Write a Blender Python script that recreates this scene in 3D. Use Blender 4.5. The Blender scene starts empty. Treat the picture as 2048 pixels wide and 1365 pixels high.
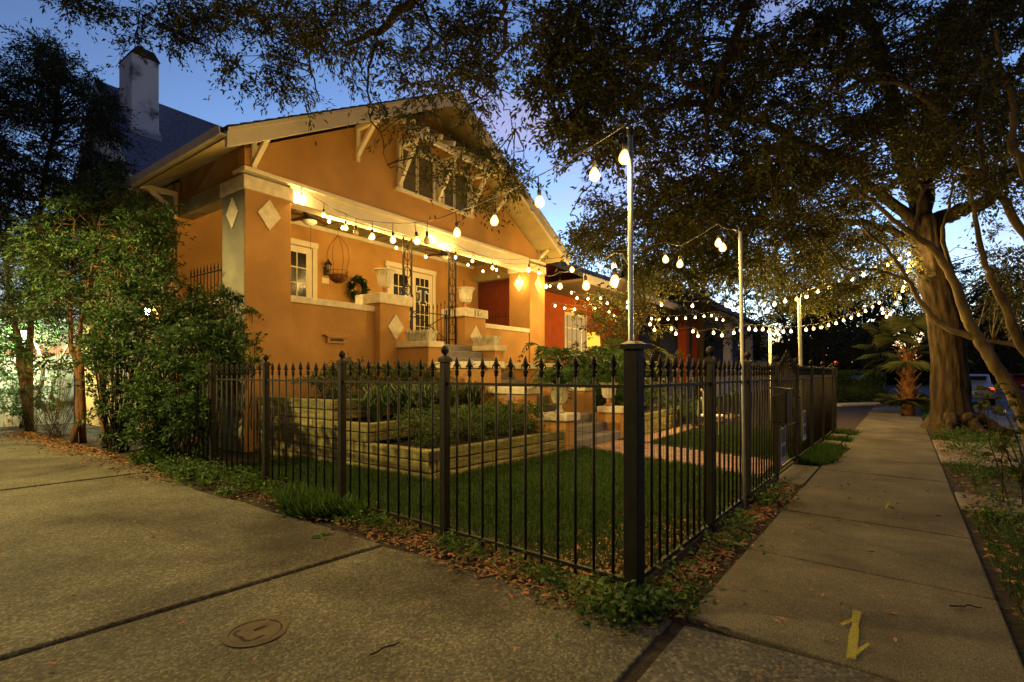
import bpy, math, random
import numpy as np
from mathutils import Vector, Matrix
R = math.radians
sc = bpy.context.scene
rnd = random.Random(7)
rng = np.random.default_rng(11)

# ------------------------------------------------------------------ camera
# house frame: x along the front, y towards the back, metres
F, CX, HY, CH = 1025., 1024., 747., 1.35
AZ = R(36); CU, CV = -4.373, -8.783
FW = (math.cos(AZ), math.sin(AZ)); RT = (math.sin(AZ), -math.cos(AZ))
cam = bpy.data.cameras.new('camera'); camo = bpy.data.objects.new('camera', cam)
sc.collection.objects.link(camo); sc.camera = camo
cam.sensor_width = 36; cam.lens = F / 2048 * 36; cam.shift_y = (HY - 682.5) / 2048
cam.clip_start = .05; cam.clip_end = 900
camo.location = (CU, CV, CH); camo.rotation_euler = (R(90), 0, AZ - R(90))

# ------------------------------------------------------------------ sky, sun, exposure
w = bpy.data.worlds.new('World'); sc.world = w; w.use_nodes = True
nt = w.node_tree; nt.nodes.clear()
def wn(t, **k):
    n = nt.nodes.new(t)
    for a, b in k.items(): setattr(n, a, b)
    return n
SUN_EL, SUN_AZ = R(-4.9), R(65)
sky = wn('ShaderNodeTexSky', sky_type='NISHITA', sun_disc=False, sun_elevation=SUN_EL, sun_rotation=SUN_AZ, altitude=0, air_density=1.0, dust_density=.6, ozone_density=2.2)
bg = wn('ShaderNodeBackground'); wo = wn('ShaderNodeOutputWorld')
tc = wn('ShaderNodeTexCoord'); mp = wn('ShaderNodeMapping'); mp.inputs['Scale'].default_value = (1, 1, 2.6)
mp.inputs['Location'].default_value = (6.8, 3.6, 0); nz = wn('ShaderNodeTexNoise'); nz.inputs['Scale'].default_value = 2.1; nz.inputs['Detail'].default_value = 6; nz.inputs['Roughness'].default_value = .55
rp = wn('ShaderNodeValToRGB'); rp.color_ramp.elements[0].position = .52; rp.color_ramp.elements[1].position = .74
mxc = wn('ShaderNodeMix', data_type='RGBA'); mxc.inputs[7].default_value = (5.2, 3.3, 3.7, 1)
mult = wn('ShaderNodeMath', operation='MULTIPLY'); mult.inputs[1].default_value = .5
gn = wn('ShaderNodeMix', data_type='RGBA', blend_type='MULTIPLY'); gn.inputs[0].default_value = 1
SKY_GAIN = 112.
gn.inputs[7].default_value = (SKY_GAIN * 2.6, SKY_GAIN * 2.6, SKY_GAIN * 1.95, 1)
L = nt.links.new
L(tc.outputs['Generated'], mp.inputs['Vector']); L(mp.outputs[0], nz.inputs['Vector']); L(nz.outputs[0], rp.inputs[0])
L(rp.outputs[0], mult.inputs[0]); L(mult.outputs[0], mxc.inputs[0])
L(sky.outputs[0], gn.inputs[6]); L(gn.outputs[2], mxc.inputs[6])
L(mxc.outputs[2], bg.inputs[0]); bg.inputs[1].default_value = .15; L(bg.outputs[0], wo.inputs[0])
sun = bpy.data.lights.new('sun', 'SUN'); sun.energy = .015; sun.angle = R(20); sun.color = (1, .75, .6)
suno = bpy.data.objects.new('sun', sun); sc.collection.objects.link(suno)
suno.rotation_euler = Vector((math.sin(SUN_AZ), math.cos(SUN_AZ), .06)).to_track_quat('Z', 'Y').to_euler()
vs = sc.view_settings; vs.view_transform = 'Standard'; vs.look = 'None'; vs.exposure = 0; vs.gamma = 1; vs.use_curve_mapping = False
cy = sc.cycles; cy.use_denoising = True; cy.max_bounces = 6; cy.diffuse_bounces = 3; cy.glossy_bounces = 2; cy.transmission_bounces = 4; cy.transparent_max_bounces = 12
cy.sample_clamp_indirect = 3; cy.sample_clamp_direct = 0; cy.caustics_reflective = False; cy.caustics_refractive = False
try: cy.use_light_tree = True
except Exception: pass
BULB_W = 23.
BULB_COL = (1, .61, .15)

# ------------------------------------------------------------------ pixel helpers
def ray(px, py):
    a = (px - CX) / F
    return (FW[0] + a * RT[0], FW[1] + a * RT[1], (HY - py) / F)
def at(px, py, t):
    r = ray(px, py); return Vector((CU + r[0] * t, CV + r[1] * t, CH + r[2] * t))
def gz(px, py, z=0.):
    r = ray(px, py); return at(px, py, (z - CH) / r[2])
def pv(px, py, v):
    r = ray(px, py); return at(px, py, (v - CV) / r[1])
def pu(px, py, u):
    r = ray(px, py); return at(px, py, (u - CU) / r[0])

# ------------------------------------------------------------------ materials
MATS = {}
def mat(name, col, rough=.8, var=.15, scale=6., bump=0., bscale=60., col2=None, metal=0., spec=.3, detail=4, ramp=(.35, .7), isl=0., transl=0., objrand=0., st=None):
    m = bpy.data.materials.new(name); m.use_nodes = True; t = m.node_tree; n = t.nodes; l = t.links.new
    p = n['Principled BSDF']; p.inputs['Roughness'].default_value = rough; p.inputs['Metallic'].default_value = metal
    p.inputs['Specular IOR Level'].default_value = spec
    c = n.new('ShaderNodeTexCoord'); co = c.outputs['Object']
    if st:
        mpn = n.new('ShaderNodeMapping'); mpn.inputs['Scale'].default_value = st; l(co, mpn.inputs['Vector']); co = mpn.outputs[0]
    a = n.new('ShaderNodeTexNoise'); a.inputs['Scale'].default_value = scale; a.inputs['Detail'].default_value = detail; l(co, a.inputs['Vector'])
    r = n.new('ShaderNodeValToRGB'); e = r.color_ramp.elements; e[0].position, e[1].position = ramp
    if col2 is None: c0 = [x * (1 - var) for x in col]; c1 = [min(1, x * (1 + var)) for x in col]
    else: c0, c1 = col, col2
    e[0].color = (*c0, 1); e[1].color = (*c1, 1); l(a.outputs[0], r.inputs[0])
    out = r.outputs[0]
    if isl or objrand:
        hs = n.new('ShaderNodeHueSaturation')
        if isl: g = n.new('ShaderNodeNewGeometry'); src = g.outputs['Random Per Island']; amt = isl
        else: g = n.new('ShaderNodeObjectInfo'); src = g.outputs['Random']; amt = objrand
        mr = n.new('ShaderNodeMapRange'); mr.inputs[3].default_value = 1 - amt; mr.inputs[4].default_value = 1 + amt
        l(src, mr.inputs[0]); l(mr.outputs[0], hs.inputs['Value'])
        mr2 = n.new('ShaderNodeMapRange'); mr2.inputs[3].default_value = .5 + amt * .05; mr2.inputs[4].default_value = .5 - amt * .05
        l(src, mr2.inputs[0]); l(mr2.outputs[0], hs.inputs['Hue'])
        l(out, hs.inputs['Color']); out = hs.outputs[0]
    l(out, p.inputs['Base Color'])
    if bump:
        b = n.new('ShaderNodeTexNoise'); b.inputs['Scale'].default_value = bscale; b.inputs['Detail'].default_value = 3; l(co, b.inputs['Vector'])
        bp = n.new('ShaderNodeBump'); bp.inputs['Strength'].default_value = bump; bp.inputs['Distance'].default_value = .02
        l(b.outputs[0], bp.inputs['Height']); l(bp.outputs[0], p.inputs['Normal'])
    if transl:
        tr = n.new('ShaderNodeBsdfTranslucent'); l(out, tr.inputs[0]); mx = n.new('ShaderNodeMixShader'); mx.inputs[0].default_value = transl
        l(p.outputs[0], mx.inputs[1]); l(tr.outputs[0], mx.inputs[2]); l(mx.outputs[0], n['Material Output'].inputs[0])
    m.use_backface_culling = False
    MATS[name] = m; return m
def emit(name, col, s, clear=False):
    m = bpy.data.materials.new(name); m.use_nodes = True; t = m.node_tree; n = t.nodes; n.clear()
    e = n.new('ShaderNodeEmission'); e.inputs[0].default_value = (*col, 1); e.inputs[1].default_value = s
    o = n.new('ShaderNodeOutputMaterial')
    if clear:
        tr = n.new('ShaderNodeBsdfTransparent'); ad = n.new('ShaderNodeAddShader')
        t.links.new(e.outputs[0], ad.inputs[0]); t.links.new(tr.outputs[0], ad.inputs[1]); t.links.new(ad.outputs[0], o.inputs[0])
        m.cycles.emission_sampling = 'NONE'
    else: t.links.new(e.outputs[0], o.inputs[0])
    MATS[name] = m; return m

stucco = mat('stucco', (.45, .24, .078), .9, .17, 1.3, .8, 48, detail=8)
trim = mat('trim_paint', (.70, .62, .47), .7, .06, 4, .10, 30)
capm = mat('cap_stone', (.66, .58, .43), .85, .14, 9, .25, 40)
woodtrim = mat('rake_paint', (.55, .48, .37), .7, .08, 5, .1, 30)
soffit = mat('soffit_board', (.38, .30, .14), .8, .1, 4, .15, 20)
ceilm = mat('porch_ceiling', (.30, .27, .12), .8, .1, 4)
shingle = mat('shingle', (.045, .05, .062), .9, .35, 18, .4, 40)
iron = mat('iron', (.014, .011, .007), .6, .35, 14, .12, 90, spec=.22)
ironb = mat('porch_iron', (.02, .017, .013), .6, .2, 14)
galv = mat('galvanised', (.42, .43, .42), .38, .12, 10, metal=.85)
white_pole = mat('pvc_conduit', (.62, .60, .55), .5, .1, 7)
cordm = mat('cord_rubber', (.012, .011, .01), .6, .1)
timber = mat('treated_timber', (.235, .205, .072), .9, .42, 4, .5, 22, objrand=.30, st=(1,1,6))
timber_end = mat('timber_end_grain', (.06, .05, .03), .95, .3, 20)
leafd = mat('leaf_oak', (.062, .066, .012), .6, .2, isl=.45, transl=.3)
leafp = mat('leaf_canopy_near', (.056, .062, .014), .6, .2, isl=.45, transl=.3)
leafm = mat('leaf_myrtle', (.075, .08, .016), .55, .2, isl=.4, transl=.35)
leafl = mat('leaf_conifer', (.035, .055, .02), .6, .2, isl=.45, transl=.3)
leafs = mat('leaf_shrub', (.055, .115, .03), .5, .2, isl=.45, transl=.35)
leafa = mat('leaf_azalea', (.045, .085, .022), .5, .2, isl=.45, transl=.3)
leafbox = mat('leaf_boxwood', (.075, .13, .025), .5, .2, isl=.4, transl=.3)
leaff = mat('leaf_fern', (.052, .105, .024), .55, .2, isl=.3, transl=.4)
leafpalm = mat('leaf_palm', (.06, .075, .022), .5, .2, isl=.25, transl=.3)
grassm = mat('grass_blade', (.05, .105, .018), .6, .2, isl=.4, transl=.35)
weedm = mat('weed_leaf', (.075, .14, .025), .55, .2, isl=.45, transl=.35)
deadm = mat('dead_leaf', (.25, .13, .05), .8, .3, isl=.55)
bark = mat('bark_oak', (.050, .034, .019), .95, .6, 9, 1.0, 16, st=(1.4,1.4,.28))
barkm = mat('bark_myrtle', (.17, .125, .06), .8, .45, 6, .5, 14, st=(1,1,.35))
barkr = mat('bark_red', (.13, .062, .027), .85, .5, 8, .8, 18, st=(1.5,1.5,.3))
barkp = mat('bark_palm', (.23, .105, .04), .9, .4, 12, .6, 30)
twigm = mat('twig', (.035, .027, .017), .9, .3)
soil = mat('soil', (.035, .024, .014), 1, .5, 12, .8, 35)
red = mat('red_stucco', (.42, .085, .018), .9, .12, 3, .3, 50)
grey_st = mat('grey_stucco', (.48, .52, .56), .9, .15, 1.5, .3, 40)
nshingle = mat('slate_shingle', (.13, .15, .21), .9, .3, 10, .5, 30)
urnm = mat('urn_stone', (.66, .60, .48), .75, .1, 10, .2, 50)
mossy = mat('mossy_concrete', (.50, .47, .36), .9, 0, 6, .4, 50, col2=(.22, .24, .11), ramp=(.5, .68))
terracotta = mat('terracotta', (.45, .22, .12), .8, .2, 12)
stepm = mat('step_concrete', (.20, .185, .18), .85, .15, 10, .2, 60)
brickm = mat('brick_path', (.36, .22, .155), .9, .2, 10, .3, 50, objrand=.2)
glassd = mat('dark_glass', (.012, .013, .012), .16, .2, 2, spec=.6)
coir = mat('coir', (.14, .055, .022), 1, .3, 25, .8, 60)
black = mat('black_metal', (.014, .012, .01), .5, .2)
wovenw = mat('fence_boards', (.30, .27, .20), .9, .2, 5, .4, 30, objrand=.15)
navy = mat('navy_paint', (.012, .014, .03), .5, .1)
whitep = mat('white_paint', (.78, .76, .72), .6, .04)
paper = mat('poster_paper', (.78, .76, .82), .7, .03)
photo1 = mat('poster_photo_a', (.03, .03, .07), .6, 0, 14, col2=(.19, .13, .17), ramp=(.4, .65))
photo2 = mat('poster_photo_b', (.035, .035, .075), .6, 0, 10, col2=(.14, .14, .22), ramp=(.45, .75))
ink = mat('poster_ink', (.10, .10, .14), .7, .1)
yellow = None
bulb_on = emit('bulb_lit', (1, .55, .13), 1.6, True); bulb_core = emit('bulb_core', (1, .80, .42), 22, True)
bulb_fil = emit('bulb_filament', (1, .85, .5), 60, True)
shade_on = emit('lamp_shade_lit', (1, .50, .05), 1.7)
bulb_off = mat('bulb_glass_unlit', (.55, .45, .25), .1, .1, transl=.6)
whitecar = mat('car_paint_silver', (.30, .36, .42), .35, .05, metal=.3, spec=.5)
redcar = mat('car_paint_red', (.30, .02, .015), .35, .05, spec=.5)
rubber = mat('tyre_rubber', (.015, .015, .015), .9, .1)
tail = emit('tail_light', (1, .06, .03), 3)
ltgreen = emit('far_lamp', (.8, 1, .5), 6)

def ground_mat(name, c0, c1, agg, stain=None, rough=.9, scale=1.3):
    """concrete: broad blotches, exposed aggregate grains, stains with a shape of their own"""
    m = bpy.data.materials.new(name); m.use_nodes = True; t = m.node_tree; n = t.nodes; l = t.links.new
    p = n['Principled BSDF']; p.inputs['Roughness'].default_value = rough; p.inputs['Specular IOR Level'].default_value = .25
    g = n.new('ShaderNodeNewGeometry')
    a = n.new('ShaderNodeTexNoise'); a.inputs['Scale'].default_value = scale; a.inputs['Detail'].default_value = 7; a.inputs['Roughness'].default_value = .62; l(g.outputs['Position'], a.inputs['Vector'])
    r = n.new('ShaderNodeValToRGB'); r.color_ramp.elements[0].position = .34; r.color_ramp.elements[1].position = .66
    r.color_ramp.elements[0].color = (*c0, 1); r.color_ramp.elements[1].color = (*c1, 1); l(a.outputs[0], r.inputs[0])
    v = n.new('ShaderNodeTexVoronoi'); v.inputs['Scale'].default_value = agg; l(g.outputs['Position'], v.inputs['Vector'])
    sp = n.new('ShaderNodeSeparateColor'); l(v.outputs['Color'], sp.inputs[0])
    r2 = n.new('ShaderNodeValToRGB'); r2.color_ramp.elements[0].position = .0; r2.color_ramp.elements[0].color = (.42, .42, .42, 1); r2.color_ramp.elements[1].position = 1; r2.color_ramp.elements[1].color = (1.75, 1.7, 1.55, 1)
    e = r2.color_ramp.elements.new(.75); e.color = (1, 1, 1, 1)
    l(sp.outputs[0], r2.inputs[0])
    mx = n.new('ShaderNodeMix'); mx.data_type = 'RGBA'; mx.blend_type = 'MULTIPLY'; mx.inputs[0].default_value = .85; l(r.outputs[0], mx.inputs[6]); l(r2.outputs[0], mx.inputs[7])
    out = mx.outputs[2]
    s = n.new('ShaderNodeTexNoise'); s.inputs['Scale'].default_value = .55; s.inputs['Detail'].default_value = 5; s.inputs['Distortion'].default_value = .8; l(g.outputs['Position'], s.inputs['Vector'])
    r3 = n.new('ShaderNodeValToRGB'); r3.color_ramp.elements[0].position = .50; r3.color_ramp.elements[0].color = (1, 1, 1, 1); r3.color_ramp.elements[1].position = .63; r3.color_ramp.elements[1].color = (.42, .36, .37, 1); l(s.outputs[0], r3.inputs[0])
    m2 = n.new('ShaderNodeMix'); m2.data_type = 'RGBA'; m2.blend_type = 'MULTIPLY'; m2.inputs[0].default_value = .8; l(out, m2.inputs[6]); l(r3.outputs[0], m2.inputs[7]); out = m2.outputs[2]
    l(out, p.inputs['Base Color'])
    bp = n.new('ShaderNodeBump'); bp.inputs['Strength'].default_value = .7; bp.inputs['Distance'].default_value = .006
    l(v.outputs['Distance'], bp.inputs['Height']); bp.invert = True; l(bp.outputs[0], p.inputs['Normal'])
    MATS[name] = m; return m
drivem = ground_mat('exposed_aggregate', (.078, .072, .046), (.150, .140, .092), 80)
apronm = ground_mat('apron_aggregate', (.068, .063, .048), (.130, .122, .095), 58)
walkm = ground_mat('sidewalk_concrete', (.085, .076, .048), (.160, .143, .096), 220)
asph = ground_mat('asphalt', (.12, .125, .13), (.19, .195, .20), 120); stripm = ground_mat('pale_concrete', (.20, .185, .14), (.32, .29, .23), 200)

# ------------------------------------------------------------------ mesh helpers
COL = sc.collection
ORG = {}
class MB:
    def __init__(s): s.v = []; s.f = []
    def add(s, vs, fs):
        o = len(s.v); s.v += [tuple(x) for x in vs]; s.f += [tuple(i + o for i in f) for f in fs]; return s
    def box(s, a, b):
        x0, y0, z0 = a; x1, y1, z1 = b
        return s.add([(x0,y0,z0),(x1,y0,z0),(x1,y1,z0),(x0,y1,z0),(x0,y0,z1),(x1,y0,z1),(x1,y1,z1),(x0,y1,z1)],
                     [(0,3,2,1),(4,5,6,7),(0,1,5,4),(1,2,6,5),(2,3,7,6),(3,0,4,7)])
    def bar(s, p, q, wd, th, up=(0,0,1)):
        """rectangular bar from p to q; wd sideways, th along up"""
        p, q = Vector(p), Vector(q); d = (q - p).normalized(); u = Vector(up); sd = d.cross(u)
        if sd.length < 1e-4: sd = d.cross(Vector((1,0,0)))
        sd.normalize(); u = sd.cross(d).normalized(); a = sd * wd / 2; b = u * th / 2
        return s.add([p-a-b, p+a-b, p+a+b, p-a+b, q-a-b, q+a-b, q+a+b, q-a+b], [(0,1,2,3),(7,6,5,4),(0,4,5,1),(1,5,6,2),(2,6,7,3),(3,7,4,0)])
    def tube(s, pts, rad, n=6, cap=True):
        pts = [Vector(p) for p in pts]; m = len(pts)
        if not hasattr(rad, '__len__'): rad = [rad] * m
        o = len(s.v); ref = Vector((.31, .17, .93))
        for i, p in enumerate(pts):
            d = (pts[min(i+1, m-1)] - pts[max(i-1, 0)])
            d = d.normalized() if d.length > 1e-9 else Vector((0,0,1))
            a = d.cross(ref)
            if a.length < .05: a = d.cross(Vector((1,0,0)))
            a.normalize(); b = d.cross(a)
            for k in range(n):
                an = 2 * math.pi * k / n; s.v.append(tuple(p + (a * math.cos(an) + b * math.sin(an)) * rad[i]))
        for i in range(m - 1):
            for k in range(n):
                k2 = (k + 1) % n; s.f.append((o+i*n+k, o+i*n+k2, o+(i+1)*n+k2, o+(i+1)*n+k))
        if cap: s.f.append(tuple(o + k for k in range(n))[::-1]); s.f.append(tuple(o + (m-1)*n + k for k in range(n)))
        return s
    def lathe(s, prof, c=(0,0,0), n=16, wob=None):
        o = len(s.v); m = len(prof)
        for r, z in prof:
            for k in range(n):
                an = 2 * math.pi * k / n; rr = r * (1 + (wob(k, n, z) if wob else 0))
                s.v.append((c[0] + rr*math.cos(an), c[1] + rr*math.sin(an), c[2] + z))
        for i in range(m - 1):
            for k in range(n):
                k2 = (k + 1) % n; s.f.append((o+i*n+k, o+i*n+k2, o+(i+1)*n+k2, o+(i+1)*n+k))
        s.f.append(tuple(o + k for k in range(n))[::-1]); s.f.append(tuple(o + (m-1)*n + k for k in range(n)))
        return s
    def prism(s, poly, f0, f1):
        """poly: 2-D points; f0/f1 map (a,b) -> 3-D for the two ends"""
        n = len(poly)
        return s.add([f0(*p) for p in poly] + [f1(*p) for p in poly],
                     [tuple(range(n))[::-1], tuple(range(n, 2*n))] + [(i, (i+1) % n, n + (i+1) % n, n + i) for i in range(n)])
def org(o): return ORG.get(o.name, Vector((0,0,0)))
def fixn(me):
    import bmesh
    bm = bmesh.new(); bm.from_mesh(me); bmesh.ops.recalc_face_normals(bm, faces=bm.faces[:]); bm.to_mesh(me); bm.free()
def mk(name, mb, m, parent=None, smooth=False, bevel=0., kind=None, fix=True, at_origin=None):
    me = bpy.data.meshes.new(name)
    if isinstance(mb, MB): V = [Vector(v) for v in mb.v]; Fc = mb.f
    else: V, Fc = mb
    if parent is not None: o0 = org(parent)
    elif at_origin is not None: o0 = Vector(at_origin)
    else:
        xs = [v[0] for v in V]; ys = [v[1] for v in V]; zs = [v[2] for v in V]
        o0 = Vector(((min(xs)+max(xs))/2, (min(ys)+max(ys))/2, min(zs)))
    me.from_pydata([tuple(Vector(v) - o0) for v in V], [], Fc)
    if fix: fixn(me)
    me.materials.append(m)
    if smooth: me.polygons.foreach_set('use_smooth', [True] * len(me.polygons))
    o = bpy.data.objects.new(name, me); COL.objects.link(o)
    if parent is not None: o.parent = parent; ORG[o.name] = o0
    else: o.location = o0; ORG[o.name] = o0
    if bevel:
        b = o.modifiers.new('bevel', 'BEVEL'); b.width = bevel; b.segments = 2; b.limit_method = 'ANGLE'
    if kind: o['kind'] = kind
    return o
def inst(name, me, loc, parent=None, rotz=0., rot=None, scale=None):
    """object sharing mesh data; loc in world metres"""
    o = bpy.data.objects.new(name, me); COL.objects.link(o)
    o.location = Vector(loc) - (org(parent) if parent else Vector((0,0,0)))
    o.rotation_euler = rot if rot else (0, 0, rotz)
    if scale: o.scale = scale
    if parent: o.parent = parent
    ORG[o.name] = Vector(loc); return o
def meshof(mb, name, m, smooth=False):
    me = bpy.data.meshes.new(name); me.from_pydata(mb.v, [], mb.f); fixn(me); me.materials.append(m)
    if smooth: me.polygons.foreach_set('use_smooth', [True] * len(me.polygons))
    return me
def thing(name, label, cat, loc, group=None):
    o = bpy.data.objects.new(name, None); COL.objects.link(o); o.location = loc; o.empty_display_size = .2
    ORG[o.name] = Vector(loc); return tag(o, label, cat, group)
def tag(o, label, cat, group=None):
    o['label'] = label; o['category'] = cat
    if group: o['group'] = group
    return o
def struct(name, mb, m, parent=None, **k):
    o = mk(name, mb, m, parent, **k)
    if parent is None: o['kind'] = 'structure'
    return o
def np_mesh(name, V, Q, m, parent=None, loc=None, smooth=False, kind=None):
    """V (n,3) world, Q (k,3|4) int -> object, fast"""
    o0 = np.array(org(parent) if parent else (loc if loc is not None else (0,0,0)), float)
    me = bpy.data.meshes.new(name); V = np.asarray(V, np.float32) - o0.astype(np.float32); k = Q.shape[1]
    me.vertices.add(len(V)); me.vertices.foreach_set('co', V.ravel())
    me.loops.add(Q.size); me.loops.foreach_set('vertex_index', Q.astype(np.int32).ravel())
    me.polygons.add(len(Q)); me.polygons.foreach_set('loop_start', np.arange(0, Q.size, k, dtype=np.int32))
    try: me.polygons.foreach_set('loop_total', np.full(len(Q), k, np.int32))
    except Exception: pass
    me.update(calc_edges=True); me.validate()
    me.materials.append(m)
    if smooth: me.polygons.foreach_set('use_smooth', np.ones(len(Q), bool))
    o = bpy.data.objects.new(name, me); COL.objects.link(o)
    if parent: o.parent = parent
    elif loc is not None: o.location = loc
    ORG[o.name] = Vector(o0)
    if kind: o['kind'] = kind
    return o
def unit(a): return a / np.maximum(np.linalg.norm(a, axis=1, keepdims=True), 1e-9)
def leaves(P, D, ln, wd, fold=.25, up=None):
    """rhombic folded leaves: base P, direction D"""
    n = len(P); D = unit(D)
    N = rng.normal(size=(n,3)) * .7 + (np.array([0,0,.9]) if up is None else up)
    S = unit(np.cross(D, N)); N = np.cross(S, D)
    ln = np.broadcast_to(ln, (n,))[:,None] * rng.uniform(.65, 1.25, (n,1)); wd = np.broadcast_to(wd, (n,))[:,None] * rng.uniform(.75, 1.2, (n,1))
    mid = P + D * ln * .45
    V = np.stack([P, mid + S*wd*.5 + N*wd*fold, P + D*ln - N*ln*.12, mid - S*wd*.5 + N*wd*fold], 1).reshape(-1,3)
    i = np.arange(n)[:,None]*4
    Q = np.concatenate([i + np.array([[0,1,2]]), i + np.array([[0,2,3]])], 1).reshape(-1,3)
    return V, Q
def sprays(C, r, ntw, nl, ln, wd, flat=.6, droop=.35, updir=0., spread=.55):
    """leafy sprays: at each centre C ntw twigs of length r carrying nl leaves each"""
    C = np.asarray(C, float); k = len(C); r = np.broadcast_to(r, (k,)).astype(float)
    d = rng.normal(size=(k, ntw, 3)); d[...,2] = d[...,2]*flat + updir; d = d / np.linalg.norm(d, axis=2, keepdims=True)
    lenT = r[:,None] * rng.uniform(.5, 1.15, (k, ntw))
    s = rng.uniform(.12, 1, (k, ntw, nl))
    P = C[:,None,None,:] + d[:,:,None,:] * (lenT[:,:,None]*s)[...,None]
    P[...,2] -= droop * lenT[:,:,None] * s**2
    P += rng.normal(size=P.shape) * (.05 * r[:,None,None,None])
    D = d[:,:,None,:] + rng.normal(size=P.shape) * spread; D[...,2] -= droop * .8
    V, Q = leaves(P.reshape(-1,3), D.reshape(-1,3), ln, wd)
    # twigs: thin three-sided strips
    tip = C[:,None,:] + d * lenT[...,None]; tip[...,2] -= droop * lenT
    mid = C[:,None,:] + d * lenT[...,None]*.5; mid[...,2] -= droop * lenT * .25
    A = np.broadcast_to(C[:,None,:], tip.shape).reshape(-1,3); B = mid.reshape(-1,3); T = tip.reshape(-1,3)
    th = (.0055 * (lenT.reshape(-1,1) / .5))
    e1 = unit(np.cross(T - A, rng.normal(size=T.shape))); e2 = unit(np.cross(T - A, e1))
    ring = [np.cos(2.09*q)*e1 + np.sin(2.09*q)*e2 for q in range(3)]
    TV = np.stack([A+ring[0]*th, A+ring[1]*th, A+ring[2]*th, B+ring[0]*th*.6, B+ring[1]*th*.6, B+ring[2]*th*.6, T], 1).reshape(-1,3)
    i = np.arange(len(A))[:,None]*7
    TQ = np.concatenate([i+np.array([[a,b,c]]) for a,b,c in ((0,1,4),(0,4,3),(1,2,5),(1,5,4),(2,0,3),(2,3,5),(3,4,6),(4,5,6),(5,3,6))],1).reshape(-1,3)
    return V, Q, TV, TQ
def wobble(pts, amp, n, seed=0):
    """resample a 3-D polyline smoothly (Catmull-Rom) with a little wander"""
    r = random.Random(seed); P = [Vector(p) for p in pts]; P = [P[0]*2 - P[1]] + P + [P[-1]*2 - P[-2]]; out = []
    for i in range(1, len(P) - 2):
        for k in range(n):
            t = k / n; a, b, c, d = P[i-1], P[i], P[i+1], P[i+2]
            q = .5*((2*b) + (c-a)*t + (2*a-5*b+4*c-d)*t*t + (3*b-a-3*c+d)*t**3)
            out.append(q + Vector((r.gauss(0,1), r.gauss(0,1), r.gauss(0,1)))*amp*(1 if len(out) else 0))
    out.append(P[-2]); return out
def limb(mb, pts, r0, r1, n=8, seg=5, amp=.02, seed=0, pw=1.):
    q = wobble(pts, amp, seg, seed); m = len(q)
    mb.tube(q, [r0 + (r1-r0)*(i/(m-1))**pw for i in range(m)], n); return q

# ================================================================== SETTING
gm = MB()
ys = [(400, -.02), (-10.9, -.02), (-10.905, -.15), (-18.6, -.15), (-18.605, -.02), (-400, -.02)]
for y, z in ys: gm.v += [(-400, y, z), (400, y, z)]
for i in range(len(ys) - 1): gm.f.append((2*i, 2*i+1, 2*i+3, 2*i+2))
struct('ground', gm, soil, at_origin=(0,0,0), fix=False)
struct('street', MB().add([(-300,-10.93,-.146),(300,-10.93,-.146),(300,-18.58,-.146),(-300,-18.58,-.146)], [(0,1,2,3)]), asph)
for nm, y0 in (('kerb', -10.93), ('kerb', -18.72)):
    k = thing(nm, '', '', (0, y0, -.15)); del k['label'], k['category']; k['kind'] = 'structure'
    for i in range(22):
        mk('kerb_stone', MB().box((-20 + i*3, y0, -.15), (-20 + i*3 + 2.985, y0 + .15, .005)), walkm, k, bevel=.015)
# lawn inside the fence
struct('lawn', MB().add([(-1.42,-7.50,-.006),(9.4,-7.80,-.006),(9.4,-1,-.006),(-.95,-1,-.006)], [(0,1,2,3)]), mat('lawn_soil', (.032,.036,.012), 1, .4, 8, .6, 30))
# grass verge
struct('verge', MB().add([(-8,-9.25,-.012),(60,-10.9,-.012),(60,-10.905,-.012),(-8,-10.905,-.012)], [(0,1,2,3)]), mat('verge_soil', (.04,.034,.016), 1, .5, 6, .6, 30))
def swl(u): return -7.90 - .0257*(u + 1.55)     # sidewalk edge on the fence side
def swr(u): return -9.30 - .0240*(u + 1.1)      # sidewalk edge on the verge side
# driveway slabs
dw = thing('driveway', '', '', (-3, -3, 0)); del dw['label'], dw['category']; dw['kind'] = 'structure'
DE = [(-1.57,-7.86),(-1.60,-7.3),(-1.70,-6.95),(-1.62,-6.5),(-1.72,-5.6),(-1.70,-4.8),(-1.73,-4.1),(-1.69,-3.25),(-1.74,-2.5),(-1.50,-.6),(-1.50,1.9),(-1.6,6.2)]
def dedge(v):
    for (u0, v0), (u1, v1) in zip(DE, DE[1:]):
        if v0 <= v <= v1: return u0 + (u1-u0)*(v-v0)/(v1-v0)
    return DE[-1][0]
rows = [(-7.84, -7.80, -5.603, -5.403), (-5.584, -5.384, -3.265, -3.035), (-3.237, -3.007, -.705, -.505), (-.678, -.478, 1.94, 1.88), (1.98, 1.92, 6.2, 6.2)]
def slab(parent, poly, m, z1, z0=-.12, name='slab', bevel=.012):
    return mk(name, MB().prism(poly, lambda a, b: (a, b, z0), lambda a, b: (a, b, z1)), m, parent, bevel=bevel)
for n_, (r0, l0, r1, l1) in enumerate(rows):
    def edge(v_a, v_b): return [(dedge(v), v) for v in np.linspace(v_a, v_b, 7)]
    for ua, ub in ((-3.93, None), (-7.2, -3.945)):
        if ub is None: poly = [(-3.93, l0)] + edge(r0, r1) + [(-3.93, l1)]
        else: poly = [(ua, l0), (ub, l0), (ub, l1), (ua, l1)]
        slab(dw, poly, drivem, (-.004, .010, .002, .012, .0)[n_])
# driveway apron crossing the walk, down to the kerb
slab(dw, [(-7.2,-7.86),(-3.95,-7.865),(-1.60,-7.915),(-1.52,-9.29),(-3.95,-9.30),(-7.2,-9.31)], apronm, .0)
slab(dw, [(-7.2,-9.325),(-1.52,-9.31),(-1.35,-10.9),(-7.4,-10.9)], apronm, -.008)
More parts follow.
